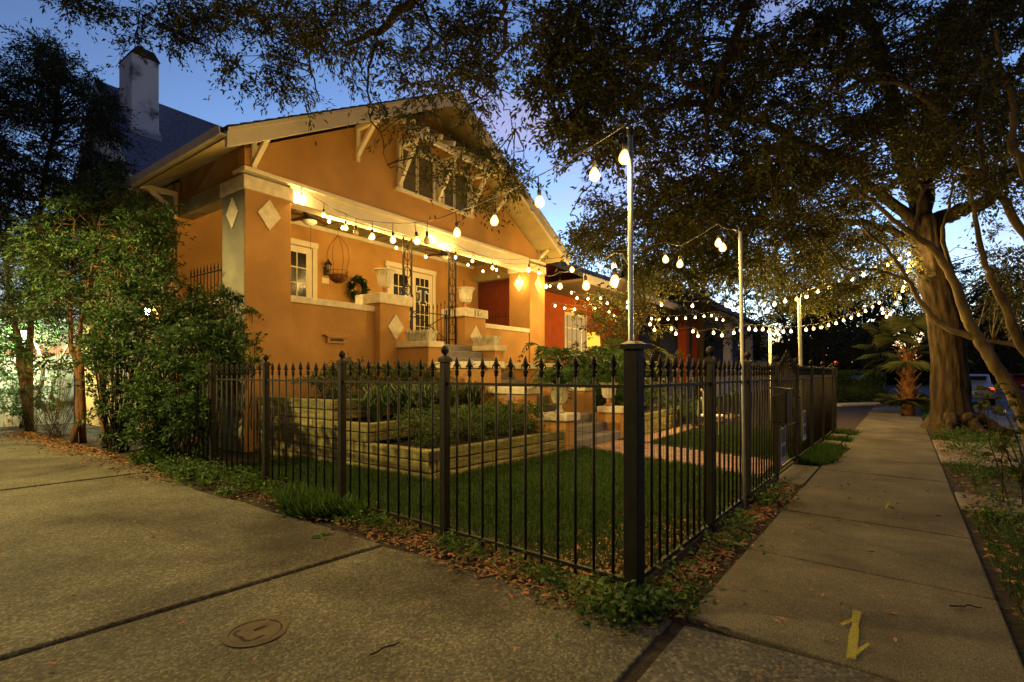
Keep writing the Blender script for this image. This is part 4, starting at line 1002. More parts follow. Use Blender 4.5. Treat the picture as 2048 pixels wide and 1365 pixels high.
# ================================================================== LAMPS
lt_, c = lantern(0., 2.62, 'lit lantern glowing on the side wall behind the shrubs', v=3.84, rot=1, lit=True, grp='lit side lantern')
ll = bpy.data.lights.new('lantern_glow','POINT'); ll.energy = 34; ll.color = (1,.62,.22); ll.shadow_soft_size = .05
lo_ = bpy.data.objects.new('lantern_glow', ll); COL.objects.link(lo_); lo_.parent = lt_; lo_.location = Vector(c) - ORG[lt_.name]
def post_lamp(base, h, label, energy, col, rad=.12, head=.16, m=None, size=1., hood=False):
    t = thing('post_lamp', label, 'lamp', base)
    mk('post', MB().lathe([(.09,0),(.09,.10),(.045,.16),(.04,h-.25),(.06,h-.20)], base, 12), black, t, True)
    mk('globe', MB().lathe([(.03,h-.20),(head*.8,h-.10),(head,h+.04),(head*.8,h+.18),(.04,h+.26)], base, 16), m, t, True)
    mk('cap', MB().lathe([(head*.8,h+.20),(head*.5,h+.27),(.02,h+.33)], base, 12), black, t)
    l_ = bpy.data.lights.new('lamp_glow','SPOT' if hood else 'POINT'); l_.energy = energy; l_.color = col; l_.shadow_soft_size = rad
    if hood:
        l_.spot_size = R(177); l_.spot_blend = .3
        mk('hood', MB().lathe([(.07,h+.34),(.30,h+.20),(.42,h+.07),(.415,h+.065),(.29,h+.18),(.05,h+.32)], base, 24), black, t, True)
    o = bpy.data.objects.new('lamp_glow', l_); COL.objects.link(o); o.parent = t; o.location = (0,0,h+.03); return t
post_lamp(Vector((-1.2,8.5,0)), 2.2, 'white globe post lamp glowing behind the trees at the end of the driveway', 900, (.86,1,.66), m=emit('white_globe', (.9,1,.75), 4, True))
post_lamp(Vector((-5.1,2.2,0)), 4.75, 'hooded amber post lamp on the far side of the driveway', 3300, (1,.72,.22), rad=.10, head=.12, hood=True, m=emit('amber_globe', (1,.75,.35), 4, True))

SLm = thing('street_lamp', 'tall street lamp on the corner behind the driveway apron', 'lamp', (-10.5,-11.3,0))
mk('mast', MB().tube([(-10.5,-10.6,0),(-10.5,-10.6,6.6),(-10.4,-10.5,7.1),(-9.7,-10.2,7.4)], [.10,.07,.05,.045], 10), galv, SLm, True)
mk('lamp_head', MB().lathe([(.06,.10),(.20,.06),(.24,.0)], (-9.5,-10.1,7.36), 14), galv, SLm)
mk('lens', MB().lathe([(.22,-.01),(.18,-.06),(.03,-.09)], (-9.5,-10.1,7.36), 14), emit('street_lens', (1,.85,.5), 8, True), SLm)
l_ = bpy.data.lights.new('lamp_glow','SPOT'); l_.spot_size = R(150); l_.spot_blend = .4; l_.energy = 260; l_.color = (1,.92,.40); l_.shadow_soft_size = .12
o = bpy.data.objects.new('lamp_glow', l_); COL.objects.link(o); o.parent = SLm; o.location = Vector((-9.5,-10.1,7.22)) - ORG[SLm.name]

# ================================================================== TREES
def poly_pts(poly, n, trange, seed=0, zmin=None):
    r = random.Random(seed); xs = [p[0] for p in poly]; ys = [p[1] for p in poly]; out = []
    def inside(x, y):
        c = False; j = len(poly)-1
        for i in range(len(poly)):
            (x1,y1),(x2,y2) = poly[i], poly[j]
            if (y1 > y) != (y2 > y) and x < (x2-x1)*(y-y1)/(y2-y1)+x1: c = not c
            j = i
        return c
    while len(out) < n:
        x, y = r.uniform(min(xs), max(xs)), r.uniform(min(ys), max(ys))
        if not inside(x, y): continue
        q = at(x, y, r.uniform(*trange))
        if zmin is not None and q.z < zmin: continue
        out.append(q)
    return out
def connect(mb, skel, C, r0=.012, k=1, seed=0, amp=.05):
    """thin branchlets from the nearest skeleton point to cluster centres"""
    S = np.array([tuple(p) for p in skel]); r = random.Random(seed)
    for c in C[::k]:
        d = np.linalg.norm(S - np.array(tuple(c)), axis=1); i = int(np.argmin(d + (S[:,2] > c[2]+.6)*.0))
        p = Vector(S[i]); m = p.lerp(c, .5) + Vector((r.gauss(0,.12), r.gauss(0,.12), .10*(c-p).length + r.gauss(0,.05)))
        q = wobble([p, m, c], amp*.3, 3, r.random()); n_ = len(q)
        ln = (c-p).length; rr = r0*(.7 + .5*ln)
        mb.tube(q, [rr*(1-.75*i/(n_-1)) for i in range(n_)], 5, cap=False)
def crown(t, C, r, ntw, nl, ln, wd, m, **k):
    Va, Qa, Vt, Qt = sprays([tuple(c) for c in C], r, ntw, nl, ln, wd, **k)
    np_mesh('crown', Va, Qa, m, t); np_mesh('twigs', Vt, Qt, twigm, t, kind='stuff')

# street oak --------------------------------------------------------
ob = gz(1906, 858); OAK = thing('oak_tree', 'massive dark-barked oak on the verge beside the sidewalk', 'tree', ob)
tm = MB(); sk = []
def L_(pts, r0, r1, seed, amp=.03, n=9, **k):
    q = limb(tm, [at(*p) for p in pts], r0*.62, r1*.62, n=n, seed=seed, amp=amp, **k); sk.extend(q); return q
top_ = at(1846,435,12.6); mid_ = at(1893,660,12.55)
tr_pts = [ob + Vector((0,0,-.15)), ob.lerp(mid_,.2) + Vector((0,0,.0)), ob.lerp(mid_,.55), mid_, mid_.lerp(top_,.35) + Vector((.03,0,0)), mid_.lerp(top_,.7), top_]
q = wobble(tr_pts, .0, 6, 1); o0 = len(tm.v); NR_ = 40; tm.tube(q, [1.]*len(q), NR_)
for i in range(len(q)):
    rad = .345 + .36*math.exp(-i/3.0) - .03*i/36
    for k in range(NR_):
        a_ = 2*math.pi*k/NR_; flare = .30*math.exp(-i/3.0)*max(0, math.cos(3.0*a_+.6)); gr = .030*math.sin(13*a_+1.1*math.sin(i*.5)) + .018*math.sin(23*a_+i*.35) + .02*math.sin(i*.8+2*a_)
        v_ = Vector(tm.v[o0+i*NR_+k]); tm.v[o0+i*NR_+k] = tuple(q[i] + (v_-q[i])*(rad*(1+flare)+gr*.8))
sk.extend(q[16:])
for k in range(9):
    a = k*.70+.2; d = Vector((math.cos(a), math.sin(a), 0))
    if d.y > .45: continue
    limb(tm, [ob + d*.45 + Vector((0,0,.34)), ob + d*.80 + Vector((0,0,.06)), ob + d*(1.15+.25*(k%2)) + Vector((0,0,-.10))], .15, .03, n=8, seed=k)
L_([(1850,450,12.6),(1815,340,12.6),(1792,255,12.4),(1768,120,12),(1700,-20,11.3),(1600,-160,10.5)], .34, .15, 2)
L_([(1852,450,12.6),(1905,425,12.4),(1965,402,12.2),(2040,330,11.6),(2140,230,11.)], .32, .16, 3)
L_([(1850,445,12.6),(1856,330,12.8),(1885,200,13),(1905,40,13),(1915,-120,13)], .28, .12, 4)
L_([(1840,455,12.6),(1760,385,12.2),(1660,310,11.5),(1520,245,10.6),(1400,215,9.8),(1300,220,9.2)], .22, .05, 5)
L_([(1835,480,12.6),(1740,450,12.9),(1640,440,13.2),(1540,450,13.6),(1450,480,14)], .16, .04, 6)
L_([(1600,-160,10.5),(1515,-30,9.6),(1455,110,9.1),(1425,185,9.),(1412,270,8.9),(1405,330,8.9)], .16, .04, 7)
L_([(1425,185,9.),(1380,170,8.8),(1320,110,8.5),(1250,90,8.2),(1180,60,8)], .07, .02, 8)
L_([(1600,-160,10.5),(1400,-120,9.5),(1250,-60,9),(1150,20,8.6),(1100,110,8.3)], .13, .02, 9)
L_([(1768,120,12),(1680,140,11.2),(1600,120,10.8),(1500,80,10.2)], .10, .02, 10)
L_([(1320,110,8.5),(1260,220,8.8),(1200,330,9),(1140,430,9.4)], .05, .012, 11)
L_([(1660,310,11.5),(1560,360,11),(1450,400,10.6),(1330,430,10.2),(1240,470,10)], .09, .015, 12)
C = poly_pts([(1190,0),(2048,0),(2048,420),(1900,330),(1700,420),(1600,520),(1480,540),(1300,460),(1260,300),(1180,200)], 390, (8.5,13.5), 21)
C += poly_pts([(1190,-60),(2048,-260),(2100,0),(1190,0)], 60, (8.5,13), 22)
C += poly_pts([(1060,20),(1200,0),(1260,330),(1160,310),(1080,210)], 52, (7.8,9.5), 23)
C += poly_pts([(1180,380),(1480,420),(1560,560),(1300,560),(1130,500)], 80, (9,14), 24)
C += poly_pts([(1600,420),(1800,440),(1830,560),(1600,620),(1500,560)], 70, (12,17), 25)
connect(tm, sk, C, .009, 1, 1)
mk('trunk', tm, bark, OAK, True, fix=False)
crown(OAK, C, .66, 14, 15, .105, .044, leafd, flat=.55, droop=.30)

# oak limb reaching over the walk, trunk out of view beside the camera ----
b2 = Vector((.6,-10.35,-.1)); OK2 = thing('oak_tree', 'slender oak whose limbs hang over the gable and the driveway', 'tree', b2)
tm = MB(); sk = []
q = limb(tm, [b2, b2+Vector((-.05,.1,2.2)), b2+Vector((-.1,.35,4.6)), b2+Vector((-.3,.8,6.6))], .36, .24, n=12, seed=3); sk.extend(q[8:])
f = q[-1]
def L2(pts, r0, r1, seed, first=None):
    P = ([first] if first is not None else []) + [at(*p) for p in pts]; q = limb(tm, P, r0*.75, r1*.75, n=8, seed=seed, amp=.025); sk.extend(q)
L2([(1250,-420,5.0),(1010,-160,6.2),(860,-40,7.2),(760,60,7.8),(690,90,8.3)], .20, .04, 1, f)
L2([(1010,-160,6.2),(1005,-20,6.4),(1012,60,6.5),(985,150,6.6),(960,235,6.7)], .06, .012, 2)
L2([(860,-40,7.2),(700,-30,7.6),(560,-40,8),(420,-40,8.2),(250,-60,8.4)], .09, .02, 3)
L2([(690,-25,7.6),(668,20,7.7),(640,70,7.8),(618,130,7.8),(640,205,7.9)], .05, .010, 4)
L2([(760,60,7.8),(745,120,7.9),(735,200,8.0),(760,270,8.0),(775,330,8.1)], .035, .006, 5)
L2([(690,-25,7.6),(690,60,7.8),(720,130,8),(745,180,8)], .03, .008, 6)
L2([(860,-40,7.2),(850,30,7.3),(890,90,7.4),(900,170,7.5)], .04, .008, 7)
L2([(985,150,6.6),(1010,210,6.7),(1030,260,6.8)], .02, .006, 8)
L2([(560,-40,8),(500,20,8.2),(450,60,8.3),(400,90,8.4)], .03, .008, 9)
C = poly_pts([(380,0),(1060,0),(1050,120),(1000,200),(880,190),(760,150),(640,130),(560,90),(430,60)], 98, (6.4,8.4), 31)
C += poly_pts([(120,0),(400,0),(420,110),(300,100),(230,60)], 26, (7.6,8.6), 32)
C += poly_pts([(420,110),(600,120),(640,200),(540,200),(450,170)], 13, (7.6,8.4), 33)
C += poly_pts([(680,150),(960,150),(1010,330),(900,400),(780,300),(720,260)], 13, (6.9,8.2), 34)
C += poly_pts([(900,300),(1060,290),(1080,390),(1000,440),(930,400)], 12, (6.9,7.8), 36)
C += poly_pts([(300,-40),(1150,-300),(1150,-10),(300,-10)], 70, (6,8), 35)
connect(tm, sk, C, .008, 1, 2)
mk('trunk', tm, bark, OK2, True, fix=False)
crown(OK2, C, .44, 11, 11, .080, .028, leafp, flat=.6, droop=.38)
C2 = [Vector((-1.8+4.6*math.sqrt(rnd.random())*math.cos(a), -11.8+4.6*math.sqrt(rnd.random())*math.sin(a), rnd.uniform(6.2,9.5))) for a in [rnd.uniform(0,6.28) for _ in range(150)]]
Va, Qa, Vt, Qt = sprays([tuple(c) for c in C2], .8, 12, 10, .14, .06); np_mesh('skyblock_crown', Va, Qa, leafp, OK2); tm = MB(); connect(tm, [Vector(q_) for q_ in sk[:12]], C2, .012, 2, 9); mk('skyblock_branches', tm, bark, OK2, True, fix=False)  # added foliage and branches, unseen above the camera, to block skylight

# crape myrtle at the right edge -------------------------------------
mb_ = at(2075,880,8.2); mb_.z = -.05; MY = thing('crape_myrtle', 'smooth-barked multi-stemmed tree arching over the sidewalk from the verge', 'tree', mb_)
tm = MB(); sk = []
def L3(pts, r0, r1, seed, first=False):
    P = ([mb_] if first else []) + [at(*p) for p in pts]; q = limb(tm, P, r0, r1, n=8, seed=seed, amp=.008, seg=6); sk.extend(q[4:])
L3([(2048,829,8.2),(2001,747,8.2),(1957,677,8.3),(1935,640,8.4),(1908,563,8.5),(1868,500,8.6),(1827,470,8.6),(1787,440,8.7),(1721,385,8.8),(1677,363,8.9)], .115, .02, 1, True)
L3([(1957,677,8.3),(1893,655,8.5),(1850,615,8.6),(1815,560,8.7),(1776,500,8.8),(1740,469,8.9),(1710,421,9)], .055, .014, 2)
L3([(1938,648,8.4),(1925,600,8.5),(1905,550,8.6),(1885,470,8.7),(1901,400,8.7),(1905,330,8.8)], .05, .014, 3)
L3([(2085,760,8),(2040,690,8),(2014,620,7.9),(1985,563,7.8),(1963,500,7.8),(1948,420,7.8),(1937,348,7.8)], .085, .02, 4, True)
L3([(2110,700,7.8),(2075,520,7.7),(2030,440,7.7),(1970,355,7.7),(1919,330,7.8),(1901,256,7.9),(1871,216,8),(1809,172,8.1),(1754,165,8.2),(1690,185,8.3)], .075, .016, 5, True)
L3([(2130,600,7.6),(2052,345,7.5),(2023,293,7.5),(2029,220,7.5),(2007,154,7.5),(1990,60,7.5)], .075, .02, 6, True)
L3([(2120,780,8.6),(2048,700,8.8),(1988,684,9),(1930,668,9.2)], .06, .03, 7, True)
L3([(1827,470,8.6),(1849,381,8.6),(1901,352,8.6),(1950,280,8.6)], .03, .010, 8)
L3([(1721,385,8.8),(1652,400,9),(1600,435,9.1),(1549,440,9.2)], .025, .008, 9)
L3([(1690,540,9),(1652,491,9.1),(1619,440,9.2),(1586,432,9.2)], .022, .008, 10)
L3([(1815,560,8.7),(1750,540,8.9),(1690,540,9)], .028, .02, 11)
L3([(1970,355,7.7),(1960,240,7.7),(1970,140,7.8),(1930,40,7.9)], .035, .01, 12)
C = poly_pts([(1480,200),(1900,80),(2048,60),(2048,330),(1960,420),(1850,330),(1700,330),(1600,420),(1500,400)], 75, (7.2,9.2), 41)
C += poly_pts([(1560,420),(1700,470),(1760,560),(1660,600),(1560,560)], 22, (8.4,9.4), 42)
C += poly_pts([(1940,480),(2048,440),(2048,640),(1990,640)], 14, (8.5,11), 43)
C += poly_pts([(1800,60),(2048,-100),(2060,60)], 20, (7.4,8.4), 44)
connect(tm, sk, C, .007, 1, 3)
mk('trunk', tm, barkm, MY, True, fix=False)
crown(MY, C, .52, 12, 12, .070, .036, leafm, flat=.6, droop=.25)

# evergreens at the left of the driveway ------------------------------
def simple_tree(base, stems, C, r, ntw, nl, ln, wd, m, bk, label, cat='tree', name='tree', r0=.06, group=None, droop=.3, seed=0, sub=.010):
    t = thing(name, label, cat, base, group); tm = MB(); sk = []
    for i, pts in enumerate(stems):
        q = limb(tm, pts, r0, r0*.3, n=7, seed=seed+i, amp=.012); sk.extend(q[2:])
    connect(tm, sk, C, sub, 1, seed)
    mk('trunk', tm, bk, t, True, fix=False); crown(t, C, r, ntw, nl, ln, wd, m, droop=droop); return t
bs = gz(40, 852); bs = at(60, 870, 12.2); bs.z = -.05
simple_tree(bs, [[bs, at(60,700,12.2), at(75,450,12), at(110,250,11.8), at(120,130,11.8)], [bs, at(30,640,12), at(0,450,12), at(-20,260,12)]],
    poly_pts([(-60,120),(20,90),(90,80),(180,130),(230,260),(250,420),(300,560),(150,620),(-60,640)], 290, (9.6,12.6), 51), .60, 14, 14, .095, .026, leafl, barkr,
    'tall feathery evergreen rising left of the grey chimney', name='evergreen_tree', r0=.085, droop=.35, seed=10)
bs = at(150,860,9.9); bs.z = -.05
simple_tree(bs, [[bs, at(157,770,9.9), at(143,690,9.9), at(140,580,9.8), at(150,440,9.7)], [bs+Vector((.15,.1,0)), at(163,740,9.7), at(158,690,9.7), at(170,600,9.6), at(200,480,9.5)]],
    poly_pts([(60,430),(230,330),(330,480),(340,600),(180,640),(40,600)], 100, (8.6,10.4), 52), .44, 12, 12, .075, .030, leafs, barkr, 'pair of reddish trunks lit orange beside the driveway', name='cedar_tree', r0=.06, seed=20)
bs = at(212,850,9.4); bs.z = -.05
simple_tree(bs, [[bs, at(206,720,9.4), at(208,640,9.4), at(225,560,9.3), at(260,480,9.2)], [bs, at(200,740,9.3), at(190,660,9.3), at(170,570,9.3)]],
    poly_pts([(230,400),(345,400),(340,600),(230,600)], 60, (8.7,10), 53), .42, 12, 12, .075, .030, leafs, barkr, 'slim reddish-barked tree next to the lit side lantern', name='cedar_tree', r0=.06, seed=30)
bs = at(40,838,13.5); bs.z = -.05
simple_tree(bs, [[bs, at(38,720,13.5), at(28,600,13.4)], [bs+Vector((.3,.2,0)), at(85,740,13.3), at(60,660,13.2), at(20,560,13)], [bs+Vector((.6,.5,0)), at(110,760,13.6), at(150,650,13.6)]],
    poly_pts([(-40,600),(150,600),(230,660),(160,720),(60,690),(-40,720)], 60, (12.4,14.2), 54), .42, 11, 11, .07, .035, leafs, barkm, 'thin-stemmed tree backlit by the white globe lamp', name='understory_tree', r0=.06, seed=40)

def shrub(base, C, r, label, m=leafs, ln=.068, wd=.032, ntw=11, nl=12, name='shrub', group=None, seed=0, up=.3, r0=.012, droop=.15):
    t = thing(name, label, 'shrub', base, group); tm = MB(); rr = random.Random(seed)
    for c in C:
        p = Vector(base) + Vector((rr.uniform(-.12,.12), rr.uniform(-.12,.12), 0)); mm = p.lerp(c, .5) + Vector((rr.uniform(-.06,.06), rr.uniform(-.06,.06), .08))
        tm.tube(wobble([p, mm, c], .006, 3, rr.random()), [r0, r0*.9, r0*.8, r0*.7, r0*.6, r0*.5, r0*.4], 5, cap=False)
    mk('stems', tm, twigm, t, True, fix=False)
    Va, Qa, Vt, Qt = sprays([tuple(c) for c in C], r, ntw, nl, ln, wd, updir=up, droop=droop); np_mesh('foliage', Va, Qa, m, t); np_mesh('twigs', Vt, Qt, twigm, t, kind='stuff'); return t
def sb(px, t, z=-.02): q = at(px, 800, t); q.z = z; return q
shrub(sb(235,8.9), poly_pts([(175,640),(330,600),(330,900),(230,880),(170,800)], 70, (8.1,9.4), 61), .34, 'broad leafy shrub spilling onto the driveway below the reddish trunks', seed=1)
shrub(sb(330,8.4), poly_pts([(270,700),(420,640),(410,930),(300,930),(250,850)], 75, (7.5,8.6), 62), .32, 'dense green shrub pushing through the end of the driveway fence', seed=2)
shrub(sb(420,9.), poly_pts([(330,590),(470,570),(480,760),(340,780)], 60, (8.6,9.5), 63), .34, 'dark shrub growing against the left pillar of the house', m=leafa, seed=3)
shrub(sb(500,9.), poly_pts([(440,640),(510,620),(520,760),(440,780)], 15, (8.3,8.9), 64), .26, 'tall thin shrub beside the left pillar reaching past its corner', m=leafs, seed=4, ln=.07)
shrub(sb(110,10.9), poly_pts([(-30,620),(220,620),(230,760),(120,740),(-30,790)], 62, (10.2,11.6), 67), .40, 'loose leafy shrub veiling the white globe lamp', seed=15, r0=.004, ln=.075, wd=.04, ntw=8, nl=9)
shrub(sb(60,12.), poly_pts([(-20,740),(130,740),(120,830),(-20,830)], 24, (11.5,13), 65), .34, 'low brushy shrub under the backlit thin stems', seed=5, r0=.004)
shrub(sb(365,7.35), poly_pts([(345,780),(420,740),(410,900),(350,900)], 13, (7.0,7.45), 66), .22, 'climbing leafy plant tangled in the driveway fence pickets', seed=6, ln=.07, wd=.035)
# elephant ear
ee = sb(388,7.9); EE = thing('elephant_ear', 'big-leafed elephant ear plant with one upright pale leaf behind the fence', 'plant', ee)
for k, (px, py, tt, ln_) in enumerate(((384,770,7.8,.42),(418,800,7.9,.40),(470,870,7.4,.34),(362,830,7.9,.36))):
    b_ = at(px, py, tt); mk('stalk', MB().tube(wobble([ee, ee.lerp(b_,.5)+Vector((.03,.03,.12)), b_], 0, 4), .011, 5), leaff, EE)
    up = Vector((.1*(k-1),-.25 if k else -.1,1 if k == 0 else .35*(-1)**k)).normalized(); sd = up.cross(Vector((.6,-.8,.1))).normalized(); mb = MB(); m_ = 7; vs_ = []
    for i in range(m_):
        f = i/(m_-1); wdt = ln_*.36*math.sin(math.pi*min(1,f*.85+.15))**.8*(1-f*.55) if i < m_-1 else .003
        c_ = b_ + up*ln_*f; nn = up.cross(sd); vs_ += [c_ - sd*wdt + nn*wdt*.25, c_, c_ + sd*wdt + nn*wdt*.25]
    fs_ = []
    for i in range(m_-1): fs_ += [(3*i,3*i+1,3*i+4,3*i+3),(3*i+1,3*i+2,3*i+5,3*i+4)]
    mk('leaf', mb.add(vs_, fs_), leaff, EE, True, fix=False)

# garden shrubs in the bed ---------------------------------------------
azl = ['beside the left end of the top tier','below the wall vent','in front of the left porch pier','behind the tall purple flowers','next to the step wall']
for i, u in enumerate((.75,1.35,1.95,2.5,2.95)):
    b_ = Vector((u,-1.35+.1*(i%2),.88)); C = [b_ + Vector((rnd.uniform(-.34,.34), rnd.uniform(-.45,.35), rnd.uniform(.12,.55 + .08*(i%2)))) for _ in range(20)]
    shrub(b_, C, .22, 'dark azalea bush on the upper timber tier, ' + azl[i], m=leafa, ln=.055, wd=.022, ntw=9, nl=9, group='azaleas on the upper tier', seed=70+i, r0=.008)
bxl = ['at the front timber corner','second from the timber corner','third from the timber corner','fourth from the timber corner','fifth from the timber corner','nearest the left urn pedestal']
for i in range(6):
    b_ = Vector((.62+i*.48,-3.62,.32)); C = [b_ + Vector((rnd.uniform(-.28,.28), rnd.uniform(-.46,.42), rnd.uniform(.08,.50))) for _ in range(30)]
    shrub(b_, C, .16, 'low bright-green boxwood bush on the lowest tier, ' + bxl[i], m=leafbox, ln=.042, wd=.020, ntw=9, nl=9, group='boxwoods on the lowest tier', seed=90+i, r0=.006)
agm = mat('agapanthus_flower', (.34,.26,.48), .6, .2)
def strap_plant(b_, n_, ln_, label, flowers=0, group=None, m=leafa, name='agapanthus'):
    t = thing(name, label, 'plant', b_, group); mb = MB()
    for k in range(n_):
        a = rnd.uniform(0, 6.28); out = rnd.uniform(.25,.75)*ln_; hgt = rnd.uniform(.5,1)*ln_; d = Vector((math.cos(a), math.sin(a), 0)); s = Vector((-d.y,d.x,0))*rnd.uniform(.010,.016); p0 = Vector(b_) + d*rnd.uniform(0,.06)
        pts = [p0, p0+d*out*.3+Vector((0,0,hgt*.65)), p0+d*out*.7+Vector((0,0,hgt*.9)), p0+d*out*1.05+Vector((0,0,hgt*.7))]; vs_ = []; wds = (.8,1,.8,.05)
        for q_, w__ in zip(pts, wds): vs_ += [q_ - s*w__, q_ + s*w__]
        mb.add(vs_, [(2*i,2*i+1,2*i+3,2*i+2) for i in range(3)])
    mk('leaves', mb, m, t, True, fix=False)
    for k in range(flowers):
        d = Vector((rnd.uniform(-.12,.12), rnd.uniform(-.12,.12), 0)); top = Vector(b_) + d + Vector((0,0,ln_*rnd.uniform(1.25,1.5)))
        mk('flower_stem', MB().tube([b_, top], .006, 5), leaff, t)
        fl = MB()
        for j in range(22):
            v_ = Vector((rnd.gauss(0,1), rnd.gauss(0,1), rnd.gauss(.4,.8))).normalized(); fl.tube([top, top+v_*.05, top+v_*.085], [.002,.006,.012], 5)
        mk('flower_head', fl, agm, t, fix=False)
    return t
agl = ['with two tall flower heads in front of the left pier','between two dark azaleas','with a flower head near the step wall','at the left end of the middle tier','in the middle of the middle tier']
for i, (u, v, fl_) in enumerate(((2.35,-2.45,2),(1.75,-2.45,0),(2.98,-2.5,1),(.75,-2.5,0),(1.25,-2.5,0))):
    strap_plant(Vector((u,v,.58)), 120, .70, 'strap-leaved agapanthus ' + agl[i], fl_, 'agapanthus on the middle tier')
strap_plant(Vector((3.0,-3.35,.33)), 50, .45, 'strap-leaved agapanthus beside the lower step wall', 1, 'agapanthus on the middle tier')

# ferns and feathery palms --------------------------------------------
def frond_plant(b_, n_, ln_, label, name='fern', cat='fern', rise=.5, droopf=.9, leafl_=.10, m=leaff, pairs=16, group=None, tilt=None, stemr=.006):
    t = thing(name, label, cat, b_, group)
    for k in range(n_):
        a = 6.283*k/n_ + rnd.uniform(-.25,.25); L0 = ln_*rnd.uniform(.7,1.1); d = Vector((math.cos(a), math.sin(a), 0)); rs = rise*rnd.uniform(.5,1.5)
        pts = []
        for i in range(pairs+1):
            f = i/pairs; pts.append(Vector(b_) + d*L0*f*(.9) + Vector((0,0, L0*(rs*f*1.6 - droopf*f*f*rs*1.4 - .15*f*f))))
        P = []; D = []; fr = MB(); fr.tube(pts, [stemr*(1-.8*i/pairs) for i in range(pairs+1)], 4, cap=False)
        for i in range(2, pairs+1):
            tg = (pts[i]-pts[i-1]).normalized(); s = tg.cross(Vector((0,0,1))).normalized()
            for q_ in (-1,1):
                P.append(pts[i]); D.append(s*q_ + tg*.5 + Vector((0,0,-.15)))
        P = np.array([tuple(p) for p in P]); D = np.array([tuple(p) for p in D])
        env = np.repeat(np.sin(np.linspace(.5, 2.9, pairs-1)), 2)
        V, Q = leaves(P, D, leafl_*env, leafl_*.22, fold=.1)
        nv = len(fr.v); V2 = np.concatenate([np.array(fr.v), V]); tri = []
        for f_ in fr.f: tri += [(f_[0],f_[1],f_[2]),(f_[0],f_[2],f_[3])]
        np_mesh('frond', V2, np.concatenate([np.array(tri), Q+nv]), m, t)
    return t
frond_plant((3.41,-4.16,1.12), 40, .62, 'drooping fern in the weathered urn left of the steps', rise=.9, leafl_=.12, pairs=20, droopf=1.0)
frond_plant((5.63,-4.05,1.12), 46, .75, 'full fern in the cream urn right of the steps', rise=1.1, leafl_=.13, pairs=20, droopf=1.0)
frond_plant((6.25,-2.6,.42), 30, 1.35, 'feathery palm clump in the right bed below the porch wall', name='areca_palm', cat='palm', rise=1.7, leafl_=.30, pairs=20, m=leaff, stemr=.009)
frond_plant((7.2,-3.1,.42), 40, 1.3, 'taller feathery palm clump in front of the right pillar', name='areca_palm', cat='palm', rise=1.8, leafl_=.26, pairs=24, m=leaff, stemr=.009)
frond_plant((8.6,-3.2,.42), 32, 1.35, 'feathery palm clump at the far end of the right bed', name='areca_palm', cat='palm', rise=1.5, leafl_=.28, pairs=20, m=leafpalm, stemr=.009)
frond_plant((6.5,-3.9,.42), 44, .85, 'bushy fern at the front timber of the right bed', rise=1.4, leafl_=.14, pairs=20)
frond_plant((5.0,-1.0,3.03) if False else (5.55,.35,3.03), 14, .20, 'small potted plant behind the right porch urn', name='potted_plant', cat='plant', rise=.9, leafl_=.06, pairs=8)
for i in range(4):
    b_ = Vector((6.4+i*.95,-3.7+.3*(i%2),.40)); C = [b_ + Vector((rnd.uniform(-.4,.4), rnd.uniform(-.4,.4), rnd.uniform(.1,.5))) for _ in range(16)]
    shrub(b_, C, .2, 'mixed green bush in the right bed, ' + ['beside the cream urn','under the palm fronds','before the tall palm','at the bed corner'][i], m=leafs, ln=.05, wd=.024, group='bushes in the right bed', seed=120+i, r0=.006)

# fan palm by the sidewalk --------------------------------------------
pb = gz(1816, 829); PM = thing('fan_palm', 'small fan palm with shaggy orange-lit trunk beside the sidewalk', 'palm', pb)
ph = 2.15; tmb = MB(); tmb.tube([pb+Vector((0,0,-.05)), pb+Vector((.02,.0,ph*.5)), pb+Vector((0,.0,ph))], [.17,.20,.12], 12); mk('trunk', tmb, barkp, PM, True)
for k in range(46):
    a = k*2.4; z = .1 + k*.044; d = Vector((math.cos(a), math.sin(a), 0)); p0 = pb + d*.13 + Vector((0,0,z))
    mk('boot', MB().bar(p0, p0 + d*.22 + Vector((0,0,.26)), .07, .025, d), barkp, PM)
def fan_leaf(p0, d, ln_, rad, seed):
    r = random.Random(seed); d = d.normalized(); hub = p0 + d*ln_; mb = MB(); mb.tube([p0, p0.lerp(hub,.5)+Vector((0,0,.04)), hub], [.016,.012,.008], 5)
    s = d.cross(Vector((0,0,1))); s = s.normalized() if s.length > .1 else Vector((1,0,0)); 
    for k in range(22):
        a = R(-115 + 230*k/21); v_ = (d*math.cos(a) + s*math.sin(a)).normalized(); L0 = rad*r.uniform(.8,1.05); wv = v_.cross(d.cross(s)).normalized()*.022; tip = hub + v_*L0 + Vector((0,0,-L0*.28))
        mid = hub + v_*L0*.6 + Vector((0,0,-L0*.04)); mb.add([hub, mid-wv, tip, mid+wv], [(0,1,2),(0,2,3)])
    mk('fan_leaf', mb, leafpalm, PM, fix=False)
for k in range(20):
    a = k*2.4; el = R(75 - 5.5*k); fan_leaf(pb + Vector((0,0,ph-.1)), Vector((math.cos(a)*math.cos(el), math.sin(a)*math.cos(el), math.sin(el))), .8 + .3*rnd.random(), .72, k)
for k in range(9):
    a = k*2.4+1; el = R(20+6*(k%3)); fan_leaf(pb + Vector((0,0,.25)), Vector((math.cos(a)*math.cos(el), math.sin(a)*math.cos(el), math.sin(el))), .5, .55, 50+k)

